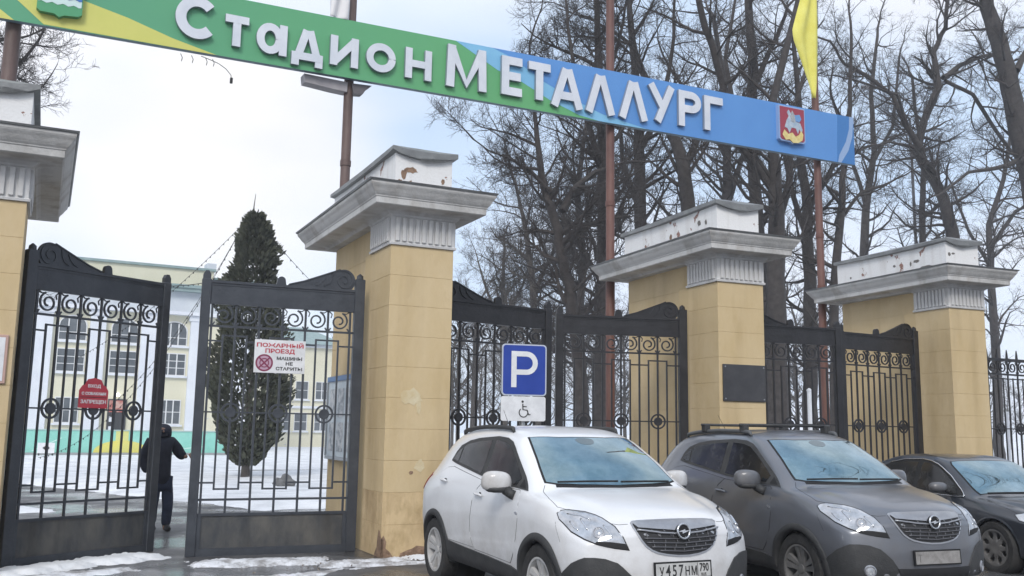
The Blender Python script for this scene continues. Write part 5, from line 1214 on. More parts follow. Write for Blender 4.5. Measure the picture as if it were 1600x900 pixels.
def window(xc_, w, z0, z1, arch=False, cols=3, rows=3, par=bld, y=0.0):
    f = MB(); t_ = .06
    f.box(xc_ - w / 2 - .05, xc_ - w / 2, y - .05, y + .04, z0, z1).box(xc_ + w / 2, xc_ + w / 2 + .05, y - .05, y + .04, z0, z1).box(xc_ - w / 2 - .05, xc_ + w / 2 + .05, y - .051, y + .04, z0 - .06, z0)
    if not arch: f.box(xc_ - w / 2 - .05, xc_ + w / 2 + .05, y - .051, y + .04, z1, z1 + .06)
    else: f.ribbon(circ(xc_, z1, w / 2 + .02, 16, 0, PI, (w / 2 + .02) * .75), .07, y - .049, y + .04)
    for k in range(1, cols): x_ = xc_ - w / 2 + w * k / cols; f.box(x_ - .035, x_ + .035, y - .045, y + .03, z0, z1 + (w * .30 if arch else 0))
    for k in range(1, rows): z_ = z0 + (z1 - z0) * k / rows; f.box(xc_ - w / 2, xc_ + w / 2, y - .04, y + .03, z_ - .02, z_ + .02)
    wobj = f.build('window', M_wf, par)
    pts = [(xc_ - w / 2, z0), (xc_ + w / 2, z0), (xc_ + w / 2, z1)] + (circ(xc_, z1, w / 2, 12, 0, PI, w / 2 * .75)[1:-1] if arch else []) + [(xc_ - w / 2, z1)]
    MB().prism(pts, y - .012, y + .02).build('pane', M_wg, wobj)
    MB().box(xc_ - w / 2 - .16, xc_ + w / 2 + .16, y - .18, y - .002, z0 - .17, z0 - .062).build('sill', M_bp, wobj)
for k in range(-3, 2):
    xw = bx(192) + pitch * k
    if xw < BX0 + .9: continue
    for (z0, z1, a, r_) in ((6.4, 7.25, True, 2), (4.62, 5.85, False, 3), (1.75, 3.1, False, 2)): 
        if k == 0 and z0 < 2: continue
        window(xw, 1.38 if z0 > 2 else 1.15, z0, z1, a, 3, r_)
xw = bx(279)
# entrance with a poster above
dr = MB().box(bx(174), bx(203), -.10, -.002, .3, 3.1).build('door', mat('door_dark', (.035, .035, .04), .5), bld)
MB().box(bx(176), bx(201), -.13, -.102, 2.35, 3.02).build('poster', mat('poster_red', (.40, .10, .08), .6, (.55, .35, .30), 3, lo=.45, hi=.6), dr)
for z in (.7, 1.25, 1.8): MB().box(bx(177), bx(184), -.125, -.102, z, z + .3).build('sheet', M_bp, dr)
t = MB().lathe([(.09, 0), (.12, .1), (.05, .2)], 12, 'z').build('lamp', mat('lamp_lit', (.9, .9, .85), .4, emit=((1, .97, .9), 2.0)), bld, loc=(bx(188), -.2, 3.25))
# second building farther right
BY2 = 66.0
def b2(px, py=600): return at(px, py, BY2)
bl2 = empty('annex_building', (0, BY2, 0)); tag(bl2, 'low cream annex with green hipped roof, between the conifer and the nearest pier', 'building')
xa, xb2_ = float(b2(425)[0]), float(b2(530)[0]); zt = float(b2(480, 543)[2]); ztop = float(b2(480, 516)[2])
MB().box(xa, xb2_, 0, 8, 0, zt).build('wall', M_bw, bl2); MB().box(xa - .2, xb2_ + .2, -.3, 8, zt + .002, zt + .25).build('cornice', M_bp, bl2)
MB().add([(xa - .5, -.6, zt + .26), (xb2_ + .5, -.6, zt + .26), (xb2_ + .5, 8.5, zt + .26), (xa - .5, 8.5, zt + .26), (xa + 2, 3, ztop + .5), (xb2_ - 2, 3, ztop + .5)], [(0, 1, 5, 4), (1, 2, 5), (2, 3, 4, 5), (3, 0, 4), (3, 2, 1, 0)]).build('roof', M_bt, bl2)
for px in (445, 472, 503): window(float(b2(px)[0]), 1.0, 4.0, 5.4, False, 2, 2, bl2); window(float(b2(px)[0]), 1.0, 1.4, 2.8, False, 2, 2, bl2)
MB().box(xa, xb2_, -.12, -.002, 3.2, 3.4).build('ledge', M_bp, bl2)
# low turquoise wall with a yellow sun
gw = empty('painted_wall', (0, 41.3, 0)); tag(gw, 'low turquoise wall with a painted yellow sun, before the stadium building', 'wall')
gx = lambda px: float(at(px, 700, 41.3)[0])
MB().box(gx(-60), gx(362), 0, .35, .22, 1.32).build('panel', mat('turquoise_paint', (.22, .56, .47), .6, (.30, .63, .55), .8), gw)
MB().box(gx(-60) - .1, gx(362) + .1, -.15, .5, 0, .22).build('plinth', mat('wall_plinth', (.30, .31, .32), .8), gw); MB().box(gx(-60) - .05, gx(362) + .05, -.04, .4, 1.322, 1.38).build('coping', mat('wall_coping', (.40, .52, .50), .6), gw)
cx_ = gx(190); My = mat('sun_yellow', (.72, .64, .12), .6, (.62, .60, .18), 1)
MB().prism(circ(cx_, .222, 1.35, 20, 0, PI, .62), -.012, -.002).build('sun', My, gw); MB().box(cx_ - .32, cx_ + .30, -.010, -.0015, .80, 1.318).build('ray', mat('ray_yellow', (.62, .62, .22), .6), gw)
for a_, b_ in (((gx(50), .30), (gx(95), .95)), ((gx(262), .35), (gx(320), .55))): MB().ribbon([a_, b_], .05, -.008, -.001).build('ray', mat('ray_pale', (.55, .75, .70), .6), gw)
ar = empty('arrow_board', (gx(70), 40.2, 0)); tag(ar, 'small white board with a black arrow in the snow before the turquoise wall', 'sign')
MB().box(-.38, .38, 0, .05, .22, .72).build('board', M_white_paint, ar); MB().prism([(-.16, .47), (.0, .60), (.0, .52), (.14, .52), (.14, .42), (.0, .42), (.0, .34)], -.012, -.002).build('arrow', M_black, ar)
for x in (-.3, .3): MB().box(x - .03, x + .03, .01, .04, 0, .22).build('leg', M_black, ar)

# ------------------------------------------------------------------ conifer with light chains
M_leaf = mat('conifer_foliage', (.038, .046, .030), .85, (.095, .100, .066), 2.5, 0, lo=.3, hi=.7); M_bark = mat('bark', (.060, .052, .046), .9, (.10, .088, .078), 5, .6, 30)
M_bark2 = mat('bark_dark', (.036, .031, .030), .9, (.064, .056, .053), 5, .5, 30)
def conifer():
    t = empty('conifer', (2.60, 18.5, 0)); tag(t, 'dark dense conifer hung with light chains behind the fire lane sign', 'tree')
    rn = random.Random(3); v = []; f = []
    H0, H1 = .45, 8.45
    prof = [(0, .22), (.03, .58), (.10, 1.0), (.20, 1.26), (.30, 1.34), (.42, 1.22), (.55, 1.02), (.7, .78), (.82, .62), (.92, .48), (.97, .32), (1, .12)]
    xs_, ys_ = zip(*prof)
    lob = [(rn.uniform(0, 2 * PI), rn.uniform(.05, .95), rn.uniform(.10, .26)) for _ in range(80)]
    for i in range(15000):
        u = rn.random() ** 1.05; a = rn.uniform(0, 2 * PI); rr_ = float(np.interp(u, xs_, ys_))
        bump_ = sum(w * math.exp(-((((a - la + PI) % (2 * PI)) - PI) / .35) ** 2 - ((u - lu) / .035) ** 2) for la, lu, w in lob)
        rad = rr_ * (.78 + bump_ * 1.5) * (rn.random() ** .20) + rn.uniform(-.09, .09)
        z = H0 + (H1 - H0) * u; p = Vector((rad * math.cos(a) - .12 * u, rad * math.sin(a), z))
        out = Vector((math.cos(a), math.sin(a), rn.uniform(.3, 1.6))).normalized(); side = out.cross(Vector((rn.uniform(-1, 1), rn.uniform(-1, 1), rn.uniform(-1, 1)))).normalized()
        l = rn.uniform(.10, .22); w = rn.uniform(.025, .06); k = len(v)
        v += [p - side * w, p + side * w, p + out * l * .6 + side * w * .9, p + out * l, p + out * l * .6 - side * w * .9]; f.append((k, k + 1, k + 2, k + 3, k + 4))
    mb = MB(); mb.v = [tuple(q) for q in v]; mb.f = f; mb.mi = [0] * len(f)
    stuff(mb.build('foliage', M_leaf, t, fix=False))
    MB().lathe([(.16, 0), (.12, .6), (.10, 3), (.05, 7)], 10).build('trunk', M_bark, t, smooth=True)
    MB().tube([(-.15, 0, 8.2), (-.20, 0, 8.7), (-.16, 0, 9.15)], [.035, .02, .008], 6).build('leader', M_bark, t)
    return t
CON = conifer()
M_wire = mat('wire_black', (.015, .015, .015), .7); M_bulb = mat('bulb_clear', (.55, .56, .58), .3)
def chain(label, A, B, sag, bulbs=True, r=.008):
    A, B = Vector(A), Vector(B); t = empty('light_chain', A); tag(t, label, 'light chain', 'light chains from the conifer top'); n = 30; pts = []
    for i in range(n + 1):
        q = A.lerp(B, i / n) - A; q.z -= sag * 4 * (i / n) * (1 - i / n); pts.append(q)
    MB().tube(pts, r, 4).build('wire', M_wire, t)
    mb = MB(); L_ = (B - A).length; m = int(L_ / .28)
    for i in range(m):
        u = (i + .5) / m; q = A.lerp(B, u) - A; q.z -= sag * 4 * u * (1 - u)
        mb.box(q.x - .014, q.x + .014, q.y - .014, q.y + .014, q.z - .05, q.z + .005)
    if bulbs: stuff(mb.build('bulbs', M_wire, t))
tip = at(382, 348, 18.4)
def T3(px, py, Y): return tuple(at(px, py, Y))
chain('light chain from the conifer tip down left to behind the left gate leaf, upper', tip, T3(120, 560, 30), .4)
chain('light chain from the conifer tip down left to the ground past the gate gap', tip, T3(60, 715, 26), 1.6)
chain('light chain from the conifer tip steeply down left behind the gate post', tip, T3(150, 650, 24), .8)
chain('light chain from the conifer tip down right behind the fire lane gate leaf', T3(404, 346, 18.4), T3(575, 520, 16), .2)
chain('light chain sagging before the parapet of the stadium building', T3(110, 408, 30), T3(330, 440, 22), .5, True, .014)
rn = random.Random(5)
for k in range(3):
    mb = MB(); a0 = k * 2.1; 
    for i in range(46):
        u = i / 46; a = a0 + u * 9; rad = float(np.interp(u, [0, .3, 1], [1.22, 1.42, .35])) * 1.0; z = 1.1 + 6.6 * u + .12 * math.sin(i * 1.7)
        mb.box(rad * math.cos(a) - .02, rad * math.cos(a) + .02, rad * math.sin(a) - .02, rad * math.sin(a) + .02, z - .02, z + .02) if i % 3 == 0 else None
    ob = stuff(mb.build('bulbs', M_bulb, CON))
# lump of stone on the snow
def rock(label, c, s_, seed):
    rn = random.Random(seed); bm = bmesh.new(); bmesh.ops.create_icosphere(bm, subdivisions=3, radius=1)
    for v in bm.verts:
        n_ = .8 + .25 * math.sin(v.co.x * 3 + seed) * math.cos(v.co.y * 4) + .1 * math.sin(v.co.z * 9 + v.co.x * 7); v.co = Vector((v.co.x * s_[0], v.co.y * s_[1], v.co.z * s_[2])) * n_
    me = bpy.data.meshes.new('rock'); bm.to_mesh(me); bm.free(); me.materials.append(mat('stone_grey', (.10, .10, .10), .9, (.20, .20, .20), 4, .5, 20)); me.polygons.foreach_set('use_smooth', [True] * len(me.polygons))
    tag(put('boulder', me, loc=c), label, 'boulder')
rn = random.Random(77); mb = MB()
for k in range(420):
    x = rn.gauss(.15, .75); y = rn.uniform(-.75, -.02) if rn.random() < .8 else rn.uniform(-1.6, .0); s_ = rn.uniform(.006, .022)
    mb.add([(x + s_ * rn.uniform(-1, 1) * 1.3, y + s_ * rn.uniform(-1, 1) * 1.3, s_ * rn.uniform(-.3, 1.2) + .004) for _ in range(4)], [(0, 1, 2), (0, 2, 3), (0, 3, 1), (1, 3, 2)])
stuff(mb.build('grit', mat('grit_brown', (.08, .06, .05), .9, (.25, .22, .19), 8)))
rock('grey boulder on the snow right of the conifer trunk', (2.5, 13.6, .16), (.36, .3, .26), 1)
# posts and lamps beyond the fence
def post(label, px, Y, ztop, r_, m, name='white_post'):
    p = at(px, 600, Y); t = empty(name, (p[0], p[1], 0)); tag(t, label, 'post')
    MB().lathe([(r_, 0), (r_, ztop)], 12).build('shaft', m, t, auto=40); MB().lathe([(r_ * 1.25, ztop), (r_ * 1.25, ztop + .05), (r_ * .3, ztop + .12)], 12).build('cap', m, t, auto=40)
M_wp = mat('white_post_paint', (.68, .70, .74), .5, (.58, .60, .63), 4)
post('white post seen through the gate between the plaque pier and the red brown pole', 1264, 16, 3.4, .09, M_wp)
post('slim white post behind the fence at the right picture edge', 1571, 22, 3.0, .07, M_wp)
post('tall pale lamp post behind the fence right of the farthest pier', 1558, 30, 6.4, .11, mat('concrete_post', (.40, .41, .43), .8), 'lamp_post')
post('white strip shaped as a post for the bright background gap left of the plaque pier', 1009, 14, 3.9, .06, M_wp)  # added strip standing in for light through a background gap, no real post
lp = at(1440, 560, 34); t = empty('street_lamp', (lp[0], 34, 0)); tag(t, 'grey street lamp head on a long arm among the bare branches', 'street lamp')
hd_ = at(1352, 137, 34); zt_ = hd_[2]; dx_ = hd_[0] - lp[0]
MB().tube([(0, 0, 0), (0, 0, zt_ - 4), (0, 0, zt_ - 1.6), (dx_ * .4, 0, zt_ - .5), (dx_ * .9, 0, zt_)], [.13, .11, .09, .06, .05], 8).build('shaft', mat('lamp_post_dark', (.05, .05, .055), .6), t, smooth=True)
ellips('lamp_head', (dx_, 0, zt_), (.42, .22, .16), mat('lamp_head_grey', (.20, .20, .21), .5), t)
# low white fence far right behind the iron fence
lf = empty('low_fence', (28, 24, 0), R(5)); tag(lf, 'low white picket fence on the snow behind the iron fence, far right', 'fence')
pk = MB().box(-.03, .03, -.015, .015, .1, .95).mesh('picket', M_wp)
for k in range(60): put('picket', pk, lf, (-12 + k * .32, 0, 0))
for z in (.3, .8): MB().box(-12, 7, .016, .05, z - .03, z + .03).build('rail', M_wp, lf)
# ------------------------------------------------------------------ bare trees
class Wood:
    def __init__(s): s.v = []; s.f = []
    def limb(s, pts, rad, n):
        base = len(s.v); m = len(pts); px_, py_, pz_ = 1.0, 0.0, 0.0
        for i in range(m):
            a = pts[i - 1] if i else pts[0]; b = pts[i + 1] if i < m - 1 else pts[-1]
            dx, dy, dz = b[0] - a[0], b[1] - a[1], b[2] - a[2]; l = math.sqrt(dx * dx + dy * dy + dz * dz) or 1; dx /= l; dy /= l; dz /= l
            k = px_ * dx + py_ * dy + pz_ * dz; ax, ay, az = px_ - dx * k, py_ - dy * k, pz_ - dz * k; l = math.sqrt(ax * ax + ay * ay + az * az)
            if l < .05: ax, ay, az = (-dy, dx, 0) if abs(dz) < .9 else (0, -dz, dy); l = math.sqrt(ax * ax + ay * ay + az * az) or 1
            ax /= l; ay /= l; az /= l; bx_, by_, bz_ = dy * az - dz * ay, dz * ax - dx * az, dx * ay - dy * ax; px_, py_, pz_ = ax, ay, az
            p = pts[i]; r = rad[i]
            for q in range(n):
                c, sn = _CS[n][q]; s.v.append((p[0] + (ax * c + bx_ * sn) * r, p[1] + (ay * c + by_ * sn) * r, p[2] + (az * c + bz_ * sn) * r))
        for i in range(m - 1):
            for q in range(n): s.f.append((base + i * n + q, base + i * n + (q + 1) % n, base + (i + 1) * n + (q + 1) % n, base + (i + 1) * n + q))
    def mesh(s, name, m):
        me = bpy.data.meshes.new(name); me.from_pydata(s.v, [], s.f); me.materials.append(m); me.polygons.foreach_set('use_smooth', [True] * len(me.polygons)); return me
_CS = {n: [(math.cos(2 * PI * q / n), math.sin(2 * PI * q / n)) for q in range(n)] for n in (3, 4, 5, 6, 8)}
def rvec(rn): return Vector((rn.gauss(0, 1), rn.gauss(0, 1), rn.gauss(0, 1)))
def grow(w, rn, p, d, L_, r, lev, up=.10, droop=0.0, dens=1.0):
    seg = (6, 5, 4, 3, 2)[min(lev, 4)]; pts = [tuple(p)]; rad = [r]; pos = Vector(p); d = d.normalized(); pl = []
    for i in range(seg):
        d = (d + rvec(rn) * (.17 if lev < 3 else .24) + Vector((0, 0, up - droop * (i / seg)))).normalized(); pos = pos + d * (L_ / seg)
        pts.append(tuple(pos)); rad.append(max(r * (1 - .80 * (i + 1) / seg), .0036)); pl.append((pos.copy(), d.copy(), (i + 1) / seg))
    w.limb(pts, rad, 6 if r > .05 else (4 if r > .018 else 3))
    if lev >= 4: return
    nch = int(round({0: 12, 1: 7, 2: 5, 3: 3.0}[lev] * dens * rn.uniform(.8, 1.2)))
    for k in range(nch):
        u = rn.uniform(.18, 1.0); i = min(int(u * seg), seg - 1); a = Vector(pts[i]); b = Vector(pts[i + 1]); q = a.lerp(b, u * seg - i)
        dd = pl[i][1]; sd_ = dd.cross(rvec(rn)).normalized(); nd = (dd * rn.uniform(.5, 1.0) + sd_ * rn.uniform(.6, 1.1)).normalized()
        cl = L_ * rn.uniform(.34, .62) * (1.1 - .45 * u); grow(w, rn, q, nd, max(cl, .22), max(r * (1 - .75 * u) * .55, .0075 if lev < 3 else .0055), lev + 1, up, droop, dens)
def tree(label, Y, limbs, seed, lens=(2.6, 4.2), per_m=2.3, zmin=3.6, group=None, m=None, droop=.0, dens=1.0, jit=.35):
    """limbs: lists of (px, py, width px) at depth Y"""
    if limbs[0][0][0] < 1000: dens *= 1.22
    rn = random.Random(seed); base = at(limbs[0][0][0], limbs[0][0][1], Y); t = empty('bare_tree', (base[0], Y, 0)); tag(t, label, 'tree', group)
    tr_ = Wood(); cr_ = Wood(); org = Vector((base[0], Y, 0)); scale = (Y + 11.9) / 1479 / .95
    for li, lb_ in enumerate(limbs):
        P_ = []; yoff = 0.0
        for k, (px, py, wd) in enumerate(lb_):
            q = Vector(at(px, py, Y)) - org
            if li or k > 2: yoff += rn.uniform(-jit, jit) if k else 0
            D = abs(Y - CPOS[1]) / .9; q.y += yoff; P_.append((q, wd * .5 * D / 1479))
        if li == 0 and P_[0][0].z > .1: P_.insert(0, (Vector((P_[0][0].x * 1.0, 0, -.05)), P_[0][1] * 1.12))
        if li == 0: P_[0] = (Vector((P_[0][0].x, P_[0][0].y, min(P_[0][0].z, -.05))), P_[0][1])
        # subdivide
        Q = []; Rr2 = []
        for k in range(len(P_) - 1):
            for j in range(3): u = j / 3; Q.append(P_[k][0].lerp(P_[k + 1][0], u) + rvec(rn) * .02); Rr2.append(P_[k][1] + (P_[k + 1][1] - P_[k][1]) * u)
        Q.append(P_[-1][0]); Rr2.append(P_[-1][1]); tr_.limb([tuple(q) for q in Q], Rr2, 8)
        L_tot = sum((Q[i + 1] - Q[i]).length for i in range(len(Q) - 1)); n = int(L_tot * per_m * (.72 if limbs[0][0][0] > 1000 else 1.15))
        for k in range(n):
            u = (k + rn.random()) / n; i = min(int(u * (len(Q) - 1)), len(Q) - 2); q = Q[i].lerp(Q[i + 1], u * (len(Q) - 1) - i)
            if q.z < zmin: continue
            dd = (Q[i + 1] - Q[i]).normalized(); sd_ = dd.cross(rvec(rn)).normalized(); nd = (dd * rn.uniform(.2, .9) + sd_).normalized()
            r = min(Rr2[i] * rn.uniform(.3, .6), .10); grow(cr_, rn, q, nd, rn.uniform(*lens) * (1 if Rr2[i] > .09 else .75), max(r, .02), 1, .10, droop, dens)
        grow(cr_, rn, Q[-1], (Q[-1] - Q[-2]), rn.uniform(2, 3), Rr2[-1], 1, .1, droop, dens)
    M_ = m or M_bark2
    put('trunk', tr_.mesh('trunk', M_), t); stuff(put('crown', cr_.mesh('crown', M_), t)); return t
G_ = 'bare trees behind the gates'
tree('leaning bare tree behind the half closed gate right of the parking sign', 12.5, [[(912, 665, 25), (904, 560, 23), (892, 470, 21), (878, 400, 18), (866, 340, 16), (857, 290, 13), (848, 225, 10), (842, 170, 7), (836, 90, 5)], [(878, 330, 12), (905, 290, 10), (945, 262, 8), (1000, 246, 5)], [(862, 300, 8), (835, 260, 6), (800, 240, 4)]], 11, (1.6, 2.8), 2.6)
tree('straight dark bare tree directly behind the red brown pole left of the plaque pier', 15, [[(938, 665, 28), (940, 560, 26), (942, 430, 23), (943, 300, 20), (941, 180, 17), (938, 60, 12), (930, -60, 8)], [(942, 260, 12), (900, 160, 9), (880, 80, 6), (870, 0, 4)], [(940, 150, 9), (975, 60, 6), (985, -20, 4)]], 12, (2.0, 3.6), 2.3)
tree('bare tree just right of the red brown pole over the plaque pier', 19, [[(1010, 600, 28), (1004, 420, 24), (1000, 300, 21), (996, 200, 18), (990, 100, 14), (984, 0, 10), (980, -60, 8)], [(998, 240, 13), (1030, 170, 10), (1042, 90, 7), (1050, 0, 5)], [(1000, 330, 12), (975, 250, 8), (968, 160, 6)]], 13, (2.2, 3.8), 2.2)
tree('thick bare tree leaning left behind the plaque pier attic', 17, [[(1090, 620, 34), (1084, 420, 30), (1076, 330, 27), (1062, 262, 24), (1046, 205, 20), (1020, 145, 14), (1002, 90, 11), (985, 20, 7)], [(1066, 280, 16), (1098, 200, 13), (1128, 140, 14), (1108, 80, 14), (1094, 30, 13), (1080, -40, 10)]], 14, (2.0, 3.6), 2.0)
tree('tall bare tree behind the plaque pier, beside the last board letter', 20, [[(1190, 620, 32), (1186, 420, 28), (1183, 320, 24), (1181, 200, 21), (1176, 100, 19), (1172, 0, 15), (1170, -60, 12)], [(1180, 130, 12), (1196, 85, 10), (1215, 30, 7)], [(1182, 240, 13), (1150, 170, 10), (1140, 90, 8), (1148, 10, 6)]], 15, (2.2, 3.8), 2.2)
tree('very thick bare trunk right of the plaque pier behind the gate', 13.5, [[(1214, 670, 46), (1213, 560, 40), (1212, 430, 36), (1210, 330, 30), (1205, 240, 22), (1203, 156, 16), (1222, 80, 14), (1240, 0, 12), (1250, -60, 9)], [(1211, 360, 20), (1240, 280, 14), (1232, 200, 10), (1262, 120, 7)], [(1209, 300, 16), (1165, 230, 12), (1120, 200, 8)]], 16, (1.8, 3.2), 2.0)
tree('bare tree left of the flag pole, behind the dark gate leaves', 18, [[(1268, 670, 30), (1266, 560, 26), (1264, 440, 24), (1262, 330, 20), (1256, 240, 16), (1262, 150, 12), (1250, 60, 8)], [(1263, 380, 14), (1236, 310, 10), (1222, 250, 8)], [(1262, 330, 12), (1300, 260, 10), (1345, 235, 7)]], 17, (2.0, 3.4), 2.2)
tree('slim bare tree directly right of the flag pole', 16, [[(1306, 670, 20), (1304, 560, 19), (1304, 440, 18), (1308, 330, 15), (1315, 260, 12), (1322, 170, 9), (1318, 60, 6)], [(1308, 350, 9), (1350, 300, 7), (1392, 285, 5)]], 18, (1.8, 3.2), 2.3)
tree('forked bare tree rising behind the farthest pier', 20, [[(1500, 640, 34), (1494, 440, 31), (1487, 360, 28), (1478, 310, 25), (1460, 268, 22), (1440, 235, 20), (1452, 185, 16), (1474, 132, 16), (1473, 75, 12), (1489, 38, 10), (1487, -20, 8)],
     [(1440, 235, 16), (1418, 195, 12), (1402, 145, 10), (1372, 112, 9), (1345, 90, 7), (1318, 55, 5), (1290, 40, 3)], [(1474, 122, 12), (1505, 100, 11), (1545, 84, 9), (1590, 78, 7)], [(1476, 126, 9), (1512, 150, 9), (1545, 190, 9), (1572, 235, 8), (1600, 262, 7)], [(1418, 195, 8), (1395, 150, 6), (1345, 128, 5), (1310, 118, 3)], [(1462, 270, 9), (1420, 230, 7), (1385, 222, 5), (1345, 235, 3)]], 19, (1.6, 3.0), 2.6)
tree('massive bare tree at the right picture edge', 17, [[(1650, 700, 66), (1632, 420, 58), (1612, 280, 50), (1600, 200, 47), (1590, 130, 44), (1578, 60, 40), (1566, 0, 34), (1556, -60, 28)], [(1588, 110, 16), (1610, 60, 12), (1620, 0, 10)], [(1598, 250, 14), (1560, 262, 10), (1520, 268, 7), (1480, 300, 5)]], 20, (1.6, 3.0), 1.8)
tree('slim dark bare tree left of the forked tree over the farthest pier', 24, [[(1446, 640, 18), (1443, 420, 15), (1441, 330, 13), (1439, 262, 11), (1430, 190, 8), (1425, 120, 6)]], 21, (2.2, 3.8), 2.3)
tree('bare tree with hanging twigs above the fence at the right edge', 27, [[(1560, 680, 22), (1556, 540, 19), (1548, 430, 16), (1552, 350, 13), (1570, 280, 10), (1575, 200, 7)], [(1552, 380, 10), (1585, 330, 8), (1610, 320, 6)], [(1549, 420, 9), (1520, 360, 7), (1500, 300, 5)]], 22, (2.6, 4.4), 2.4, droop=.5)
tree('bare tree beyond the left picture edge, twigs behind the rusty pole', 16, [[(-95, 660, 34), (-92, 450, 30), (-88, 300, 24), (-80, 200, 18), (-70, 100, 12), (-55, 20, 8)], [(-80, 180, 12), (-30, 130, 8), (15, 105, 5)], [(-84, 250, 12), (-40, 230, 7), (0, 190, 4)], [(-75, 120, 9), (-25, 60, 7), (25, 50, 4)]], 23, (1.6, 2.6), 2.0)
tree('small bare tree far behind the gate left of the parking sign', 34, [[(788, 640, 12), (786, 540, 10), (785, 450, 7), (790, 400, 5)], [(786, 520, 7), (765, 470, 5), (752, 420, 3)], [(786, 500, 6), (812, 450, 4), (825, 400, 3)]], 24, (2.0, 3.2), 2.4, m=M_bark)
tree('bare tree far behind the gate above the parking sign', 30, [[(840, 650, 16), (838, 540, 14), (832, 440, 11), (820, 360, 8), (812, 300, 5)], [(834, 460, 8), (862, 400, 6), (880, 340, 4)]], 25, (2.4, 3.8), 2.4, m=M_bark)
tree('bare tree between the two sign poles, low crown behind the plaque pier cornice', 28, [[(905, 640, 18), (904, 520, 16), (910, 400, 13), (905, 300, 10), (915, 200, 7)], [(906, 420, 9), (880, 350, 6)], [(908, 380, 8), (930, 300, 6)]], 26, (2.4, 4.0), 2.3)
tree('bare tree behind the board between the blue letters, crown above the board', 26, [[(1130, 640, 26), (1128, 440, 22), (1134, 320, 18), (1140, 220, 15), (1135, 120, 12), (1125, 20, 8)], [(1134, 330, 12), (1155, 240, 9), (1200, 180, 6)], [(1136, 250, 10), (1100, 180, 8), (1060, 120, 6)]], 27, (2.6, 4.4), 2.2)
tree('bare tree with wide crown behind the flag', 28, [[(1350, 640, 22), (1348, 440, 19), (1352, 330, 16), (1360, 240, 12), (1350, 150, 9), (1362, 60, 6)], [(1352, 320, 9), (1320, 230, 7), (1290, 150, 5)], [(1356, 270, 9), (1390, 200, 7), (1400, 100, 5)]], 28, (2.2, 3.6), 1.5, dens=.8)
# far row: three tree meshes shared between many individuals
far = []
for k in range(3):
    rn = random.Random(50 + k); w = Wood(); w.limb([(0, 0, -.1), (.1, 0, 3), (.0, .1, 6), (.2, 0, 9)], [.17, .145, .11, .07], 6)
    for j in range(26):
        z = rn.uniform(2.2, 9); a = rn.uniform(0, 2 * PI); grow(w, rn, Vector((.05, 0, z)), Vector((math.cos(a), math.sin(a), rn.uniform(.3, 1.2))), rn.uniform(2.4, 4.4), .06, 1, .1, 0, .8)
    grow(w, rn, Vector((.2, 0, 9)), Vector((0, 0, 1)), 3.5, .09, 1)
    far.append(w.mesh('bare_tree', M_bark))
rn = random.Random(99); spots = []
for k in range(34):
    px = 705 + 920 * ((k + rn.random() * .8) / 34) ** 1.3; Y = rn.uniform(38, 74); spots.append((px, Y))
for k in range(7): spots.append((462 + 25 * k, rn.uniform(85, 100)))
for k, (px, Y) in enumerate(spots):
    p = at(px, 640, Y); o = put('bare_tree', far[k % 3], loc=(p[0], Y, 0), rot=(0, 0, rn.uniform(0, 6.28))); s_ = rn.uniform(.75, 1.15) * (1.0 if Y < 80 else .9); o.scale = (s_, s_, s_)
    tag(o, 'bare tree in the far belt of trees beyond the snow', 'tree', 'far belt of bare trees')
# trees across the street behind the viewer (they mirror in the windscreens)
for k, (x, y, s_) in enumerate(((18.5, -5.5, 1.7), (9.5, -13.5, 1.3), (2, -34, 1.3), (9, -30, 1.5), (15, -38, 1.4), (-12, -36, 1.3))):
    o = put('bare_tree', far[k % 3], loc=(x, y, 0), rot=(0, 0, k * 1.3)); o.scale = (s_, s_, s_); tag(o, 'bare tree on the other side of the street behind the viewer', 'tree', 'bare trees across the street')

# ------------------------------------------------------------------ person in the gate gap
def skin(name, nodes, edges, m, parent, lv=2, root=0):
    me = bpy.data.meshes.new(name); me.from_pydata([n[0] for n in nodes], edges, []); o = bpy.data.objects.new(name, me); COL.objects.link(o)
    sk = o.modifiers.new('skin', 'SKIN'); sk.use_smooth_shade = True; sv = me.skin_vertices[0].data
    for i, n in enumerate(nodes):
        r = n[1]; sv[i].radius = r if isinstance(r, tuple) else (r, r); sv[i].use_root = i == root
    ss = o.modifiers.new('sub', 'SUBSURF'); ss.levels = lv; ss.render_levels = lv
    dg = bpy.context.evaluated_depsgraph_get(); me2 = bpy.data.meshes.new_from_object(o.evaluated_get(dg)); bpy.data.objects.remove(o); me2.materials.clear(); me2.materials.append(m)
    me2.polygons.foreach_set('use_smooth', [True] * len(me2.polygons)); return put(name, me2, parent)
PY = 4.43
org = Vector(gat(256, 829)); PY = org.y
per = empty('person', org); tag(per, 'person in dark blue jacket and jeans walking through the gate gap', 'person')
def J(px, py, dy=0.0): q = Vector(at(px, py, PY + dy)) - org; return tuple(q)
M_skin = mat('skin', (.26, .15, .11), .6); M_jack = mat('navy_jacket', (.010, .013, .026), .85, (.022, .026, .045), 6, .5, 30); M_jean = mat('dark_jeans', (.018, .026, .055), .9, (.035, .048, .09), 8, .3, 50)
pel, sp1, ch, nk, hd1, hd2 = J(252, 752), J(251, 730), J(252, 702), J(254, 684), J(254, 675, -.03), J(255, 667, -.03)
shl, ell, wrl = J(234, 694), J(225, 720, .02), J(234, 741, -.12)
shr, elr, wrr = J(270, 692), J(283, 712, -.02), J(293, 714, -.10)
hl, kl, al, tl_ = J(243, 756), J(238, 788, -.05), J(236, 818, .12), J(236, 824, 0)
hr, kr, ar_, tr2 = J(261, 756), J(262, 788, -.10), J(259, 821, -.05), J(257, 827, -.18)
